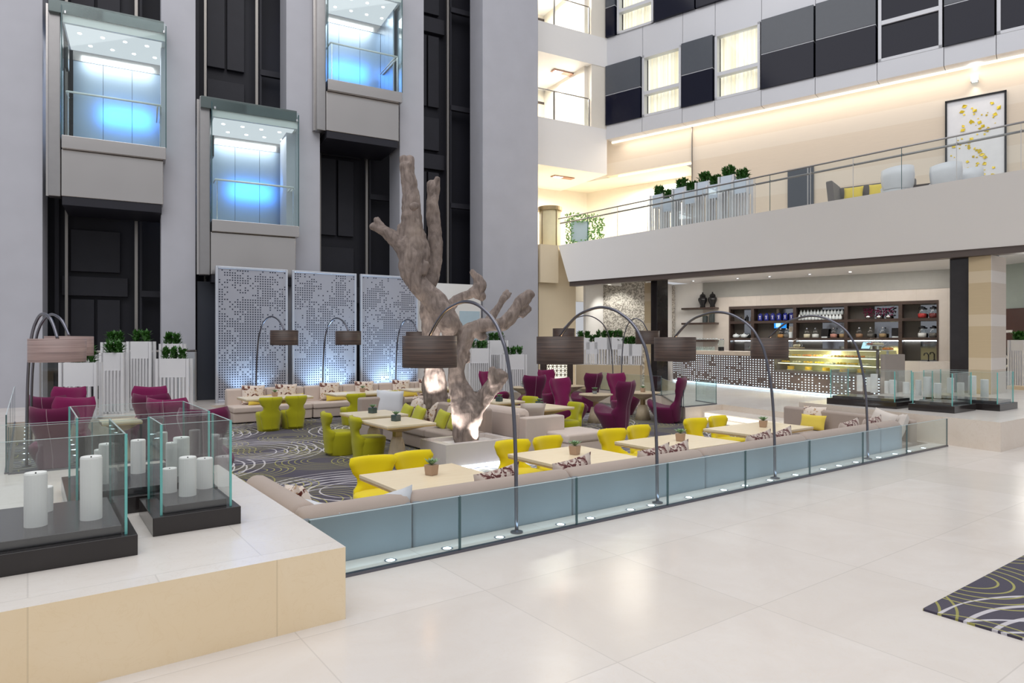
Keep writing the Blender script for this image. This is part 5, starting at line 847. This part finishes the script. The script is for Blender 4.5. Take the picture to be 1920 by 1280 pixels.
pane('glass barrier panel on the marble stair block, facing the lounge', 13.55, 11.2, 14.95, 11.25, .62); pane('glass barrier panel running back from the stair block toward the pillar', 13.55, 11.25, 15.85, 13.95, .55); pane('glass barrier panel beside the bar end of the stair block', 14.95, 11.25, 15.3, 12.2, .62); pane('glass barrier panel behind the round table by the mosaic wall', 15.9, 14.0, 16.15, 17.0, .6)
fl = thing('floor_light', 'x', 'light', (0, 0, 0)); MB().lathe([(.034, 0), (.05, 0), (.05, .006), (.034, .006), (.034, 0)], 20).build('steel_ring', CHROME, fl); MB().cyl(.034, .001, .005, 18).build('lens', LEDB, fl); PFL = Proto(fl)
FLP = [(pt_, b_) for pt_, b_ in [(1.72, 4.68), (2.25, 4.68), (2.75, 4.68), (3.27, 4.68), (3.95, 4.68), (4.32, 4.68), (4.86, 4.68), (5.16, 4.68), (5.75, 4.68), (6.35, 4.68), (6.75, 4.68), (7.25, 4.68), (7.8, 4.68), (8.45, 4.68), (8.85, 4.68), (9.3, 4.68), (9.95, 4.68), (10.45, 4.68), (10.9, 4.68), (11.4, 4.68)]]
for i, (a, b) in enumerate(FLP):
    PFL.put(g(a, b, .0), 0, 'small round floor light between glass barrier and long sofa, number %d from the stone bench' % (i + 1), 'floor lights behind the glass barrier')
for i in range(9): PFL.put(g(-.02, 11.1 + i * .62, 0), 0, 'small round floor light beside the plum chair column, number %d from the long candle case' % (i + 1), 'floor lights beside the plum chairs')
for i, (a, b) in enumerate(((13.75, 11.3), (14.2, 11.3), (14.65, 11.32))): PFL.put(g(a, b, 0), 0, 'small round floor light on the marble stair block, number %d' % (i + 1), 'floor lights on the stair block')
for a0, a1 in ((1.8, 5), (5, 8.2), (8.2, 11.2)): area('ledge_uplight', g((a0 + a1) / 2, 4.66, .03), g((a0 + a1) / 2, 4.86, .22), a1 - a0, .05, 2.6, (.62, .84, 1))
# ---------------------------------------------------------------- mezzanine railing and furniture
RP = [1047, 1102, 1158, 1215, 1262, 1318, 1416, 1444, 1520, 1600, 1691, 1794, 1915, 1990]
MR = []
for i in range(len(RP) - 1):
    p, q_ = medge(RP[i], .06), medge(RP[i + 1], .06); p.z = q_.z = ZP; L = (q_ - p).length; r = thing('mezzanine_glass', 'clear glass mezzanine railing panel, number %d counted from the cream wall corner' % (i + 1), 'glass railing', p, math.atan2(q_.y - p.y, q_.x - p.x), 'mezzanine glass panels')
    MB().box(.01, L - .01, -.006, .006, 0, .98).build('glass_pane', GLASS, r); MB().box(L - .01, L, -.008, .008, 0, .98).build('glass_edge', EDGED if i % 3 == 0 else plain('joint_grey', (.55, .55, .55), .3), r)
r = thing('mezzanine_handrail', 'double steel handrail running along the mezzanine edge', 'handrail', (0, 0, 0)); pts = [medge(x, .06) for x in (1047, 1170, 1300, 1440, 1680, 1985)]
MB().tube([Vector((p.x, p.y, ZP + 1.0)) for p in pts], .022, 8).build('top_rail', STEELD, r, smooth=True); MB().tube([Vector((p.x, p.y, ZP + .84)) + NV * .1 for p in pts], .028, 8).build('grab_rail', STEELD, r, smooth=True)
mb = MB()
for x in RP[1:-1]: p = medge(x, .06); p.z = ZP + .84; mb.tube([p, p + NV * .1], .02, 6)
mb.build('bracket', STEEL, r)
def mfurn(px, py, zrel, off): p = medge(px, off); p.z = ZM; return p
SG = fabric('mezz_grey', (.16, .145, .14)); r = thing('mezzanine_sofa', 'dark grey wingless sofa with yellow cushions behind the mezzanine railing', 'sofa', medge(1560, 1.7), math.radians(-38)); L = 1.9
MB().box(0, L, 0, .85, .1, .42).build('seat', SG, r, bevel=.03); MB().box(-.05, .12, -.1, .9, .1, .95, Matrix.Rotation(-.1, 4, 'Y')).build('backrest', SG, r, bevel=.03); MB().box(0, L, .75, .92, .1, .9).build('backrest', SG, r, bevel=.03)
for k, (t, lab) in enumerate(((.42, 'yellow cushion standing near the mezzanine sofa end'), (1.05, 'yellow cushion in the middle of the mezzanine sofa'))):
    c = CU['py'].put(r.location + Matrix.Rotation(math.radians(-38), 3, 'Z') @ Vector((t, .52, .42)), 0, lab, 'throw cushions', (1.0, 1.2, 1.5)); c.rotation_euler = (Matrix.Rotation(math.radians(-38 + 0), 4, 'Z') @ Matrix.Rotation(-.3, 4, 'X')).to_euler()
WCH = plain('white_leather', (.74, .76, .80), .45)
for px, off, s_, lab in ((1680, 1.2, .9, 'white tub chair on the mezzanine beside the yellow-cushioned sofa'), (1770, 1.5, .84, 'white tub chair on the mezzanine in front of the framed artwork'), (1812, 2.4, .8, 'white tub chair on the mezzanine half hidden under the framed artwork')):
    r = thing('tub_chair', lab, 'chair', medge(px, off), math.radians(130)); N = 20; mb = MB(); vs = []
    for z, rr in ((.35, .36), (.5, .40), (.75, .42), (.98, .40)):
        for sgn in (1, -1):
            for j in range(N): a = math.radians(-125 + 250 * j / (N - 1)) * sgn; q_ = rr + sgn * .035; zz_ = z * (1 if z < .6 else .90 + .10 * math.cos(a * .72)); vs.append((-q_ * math.cos(a), q_ * math.sin(a), zz_))
    k = 2 * N; mb.add(vs, [(i * k + j, i * k + (j + 1) % k, (i + 1) * k + (j + 1) % k, (i + 1) * k + j) for i in range(3) for j in range(k)] + [tuple(3 * k + j for j in range(k))]); mb.build('backrest', WCH, r, smooth=True); MB().cyl(.38, .25, .45, 28).build('seat', WCH, r, bevel=.03); MB().cyl(.2, 0, .25, 20).build('base', OAK, r); r.scale = (s_, s_, s_)
MB_ = thing('coffee_table', 'low dark table between mezzanine sofa and white chairs', 'table', medge(1735, 1.9), math.radians(-38)); MB().box(-.5, .5, -.3, .3, .38, .45).build('tabletop', DWOOD, MB_); MB().box(-.1, .1, -.1, .1, 0, .38).build('pedestal', DWOOD, MB_)
d1 = thing('door_1', 'dark glazed mezzanine door with pale wavy line panel', 'door', fm(1502, MW, ZM), F0); d1['kind'] = 'structure'; zt_ = HC + (640 - 316) * d1.location.y / FOC - ZM
MB().box(-.42, .42, -.08, 0, 0, zt_).build('door_leaf', plain('door_dark', (.06, .07, .09), .2), d1); MB().box(.22, .26, -.09, -.08, .1, zt_).build('door_stripe', STEEL, d1); mb = MB()
for k in range(3): mb.tube([(-.4 + .1 * i, -.085, 1.0 - .12 * k + .03 * math.sin(i * 1.1 + k)) for i in range(7)], .008, 5)
mb.build('wavy_lines', plain('pale_lines', (.4, .38, .34), .5), d1)
aL, aR = fs_(1772.5, MW), fs_(1887.5, MW); p = fm(1772.5, MW - .03); za = HC + (640 - 191) * p.y / FOC; r = thing('framed_artwork', 'tall white framed artwork scattered with golden shards', 'picture', fm(1772.5, MW - .01), F0); w = aR - aL
mb = MB(); mb.box(0, .05, -.08, 0, 5.3, za).box(w - .05, w, -.08, 0, 5.3, za).box(0, w, -.08, 0, za - .05, za).box(0, w, -.08, 0, 5.3, 5.35); mb.build('frame', BLACK, r); MB().box(.05, w - .05, -.04, 0, 5.35, za - .05).build('board', plain('art_white', (.86, .86, .88), .5), r)
R = random.Random(3)
for i in range(95):
    v = i / 95; cx = w * (.5 + .10 * math.sin(v * 9)) + R.uniform(-1, 1) * w * .34; x = min(w - .18, max(.15, cx)); z = za - .25 - v * (za - 6.0); s_ = R.choice((.022, .028, .035, .05, .07)); a = R.uniform(0, 3)
    q_ = [Vector((x + s_ * R.uniform(.7, 1.2) * math.cos(a + k * 1.57), -.045 - .03 * R.random() * s_ / .08, z + s_ * R.uniform(.6, 1.1) * math.sin(a + k * 1.57))) for k in range(4)]; MB().add(q_ + [p_ + Vector((0, .012, 0)) for p_ in q_], [(0, 3, 2, 1), (0, 1, 5, 4), (1, 2, 6, 5), (2, 3, 7, 6), (3, 0, 4, 7)]).build('gold_shard', GOLD, r)
r = thing('wall_sconce', 'small white up-and-down wall sconce above the framed artwork', 'lamp', fm(1828, MW - .0, 0), F0); p = r.location; zs = HC + (640 - 148) * p.y / FOC; MB().box(-.1, .1, -.16, 0, zs - .1, zs + .1).build('housing', WHITE, r); MB().box(-.07, .07, -.14, -.02, zs + .1, zs + .104).box(-.07, .07, -.14, -.02, zs - .104, zs - .1).build('lamp_opening', LEDT, r)
for dz in (.16, -.16): o_ = fm(1828, MW - .12, zs + dz); spot('sconce_beam', o_, o_ + Vector((0, 0, dz * 5)) + FY * .04, 5, (1, .96, .9), 100, .8)
r = thing('plant_wall', 'leafy green plant wall with pale window at the mezzanine corner', 'plant', pd(1060, 640, 25.3) * Vector((1, 1, 0)), E0 * .2); mb = MB(); R = random.Random(8)
for i in range(700):
    x = R.uniform(.0, 1.45); z = R.uniform(5.2, 6.5)
    if .25 < x < .85 and 5.5 < z < 6.2: continue
    o_ = Vector((x, R.uniform(-.12, .0), z)); D = Vector((R.uniform(-1, 1), -.6, R.uniform(-1, 1))).normalized() * .11; s_ = D.cross(Vector((0, 1, 0))).normalized() * .03; mb.add([o_, o_ + D * .5 + s_, o_ + D, o_ + D * .5 - s_], [(0, 1, 2, 3)])
mb.build('foliage', plain('bright_leaf', (.16, .40, .06), .5, var=.5, sc=20), r); MB().box(.2, .9, -.05, .02, 5.45, 6.25).build('window_box', plain('pale_blue_box', (.6, .72, .78), .2), r)
r = thing('curved_screen', 'curved cream screen with bronze posts at the mezzanine corner', 'screen', pd(1031, 640, 26.0) * Vector((1, 1, 0)), 0); MB().lathe([(.42, 5.2), (.42, 6.75), (.40, 6.75), (.40, 5.2), (.42, 5.2)], 28).build('curved_panel', plain('lit_cream', (.85, .76, .50), .5), r, smooth=True); MB().lathe([(.0001, 6.75), (.47, 6.75), (.47, 6.9), (.0001, 6.9)], 28).build('bronze_cap', plain('bronze', (.42, .32, .18), .35, .5), r); mb = MB()
for a in (-2.4, -1.0): mb.cyl(.02, 5.2, 6.75, 8, Matrix.Translation((.43 * math.cos(a), .43 * math.sin(a), 0)))
mb.build('post', plain('bronze_post', (.30, .22, .12), .4, .5), r)
# ---------------------------------------------------------------- corner beyond the banded pillar
q0, q1 = pd(1878, 640, 22.0), pd(1990, 640, 20.0); q0.z = q1.z = 0; dq = q1 - q0; RZ = math.atan2(dq.y, dq.x); mb = MB(); mb.box(-.5, dq.length + 2, 0, .2, 0, 2.75); struct(mb.build('wall_dark_wood', plain('mahogany', (.07, .025, .018), .3), loc=q0, rz=RZ), 'dark mahogany wall beyond the banded pillar'); mb = MB(); mb.box(-.5, dq.length + 2, 0.05, .25, 2.75, 4.2); struct(mb.build('wall_sage', plain('sage_paint', (.36, .42, .39), .6), loc=q0, rz=RZ), 'sage green wall above the mahogany panelling')
sg = thing('wall_sign', 'small pale plaque on the mahogany wall', 'sign', pd(1893, 621, 20.9), RZ); MB().box(-.11, .11, -.03, 0, -.04, .04).build('plate', WHITE, sg)
q0, q1 = pd(1888, 640, 17.6), pd(1990, 640, 16.6); q0.z = q1.z = 0; dq = q1 - q0; mb = MB(); mb.box(0, dq.length, 0, .3, 0, .52); struct(mb.build('wall_low_stone', TANSTONE, loc=q0, rz=math.atan2(dq.y, dq.x)), 'low tan stone wall beside the banded pillar')
p = pd(1914, 640, 18.6); p.z = 0; planter('slatted_planter', 'tall white slatted planter at the picture edge beyond the pillar', p, RZ, .35, .35, 1.72, .3, 5, 130, True, None, .3)
r = thing('slat_back_chair', 'dark angular chair with crossed pale straps beyond the pillar', 'chair', pd(1893, 640, 19.8) * Vector((1, 1, 0)), RZ + .3); MB().box(-.32, .32, -.28, .28, .36, .46).build('seat', DWOOD, r, bevel=.02); MB().box(-.32, .32, .24, .3, .46, 1.5, Matrix.Rotation(.08, 4, 'X')).build('backrest', SLAB, r); MB().tube([(-.25, .1, .8), (.25, .1, 1.35)], .03, 6).tube([(-.25, .1, 1.35), (.25, .1, .8)], .03, 6).build('strap', WHITE, r)
for x in (-.28, .28):
    for y in (-.24, .24): MB().box(x - .02, x + .02, y - .02, y + .02, 0, .36).build('leg', DWOOD, r)
r = thing('console_table', 'dark console table beyond the pillar with small jug', 'table', pd(1903, 640, 18.9) * Vector((1, 1, 0)), RZ); MB().box(-.5, .5, -.2, .2, .62, .68).build('tabletop', DWOOD, r)
for x in (-.46, .46): MB().box(x - .025, x + .025, -.18, .18, 0, .62).build('leg', DWOOD, r)
r = thing('jug', 'pale jug standing on the dark console beyond the pillar', 'jug', pd(1903, 640, 18.85) * Vector((1, 1, 0)) + Vector((0, 0, .68)), 0); MB().lathe([(.0001, 0), (.06, 0), (.08, .08), (.05, .18), (.06, .24)], 14).build('body', POTW, r, smooth=True); MB().tube([(.06, 0, .2), (.12, 0, .15), (.075, 0, .08)], .012, 6).build('handle', POTW, r)
point('side_room_lamp', pd(1930, 560, 18.0), 25, (1, .95, .88), .3)
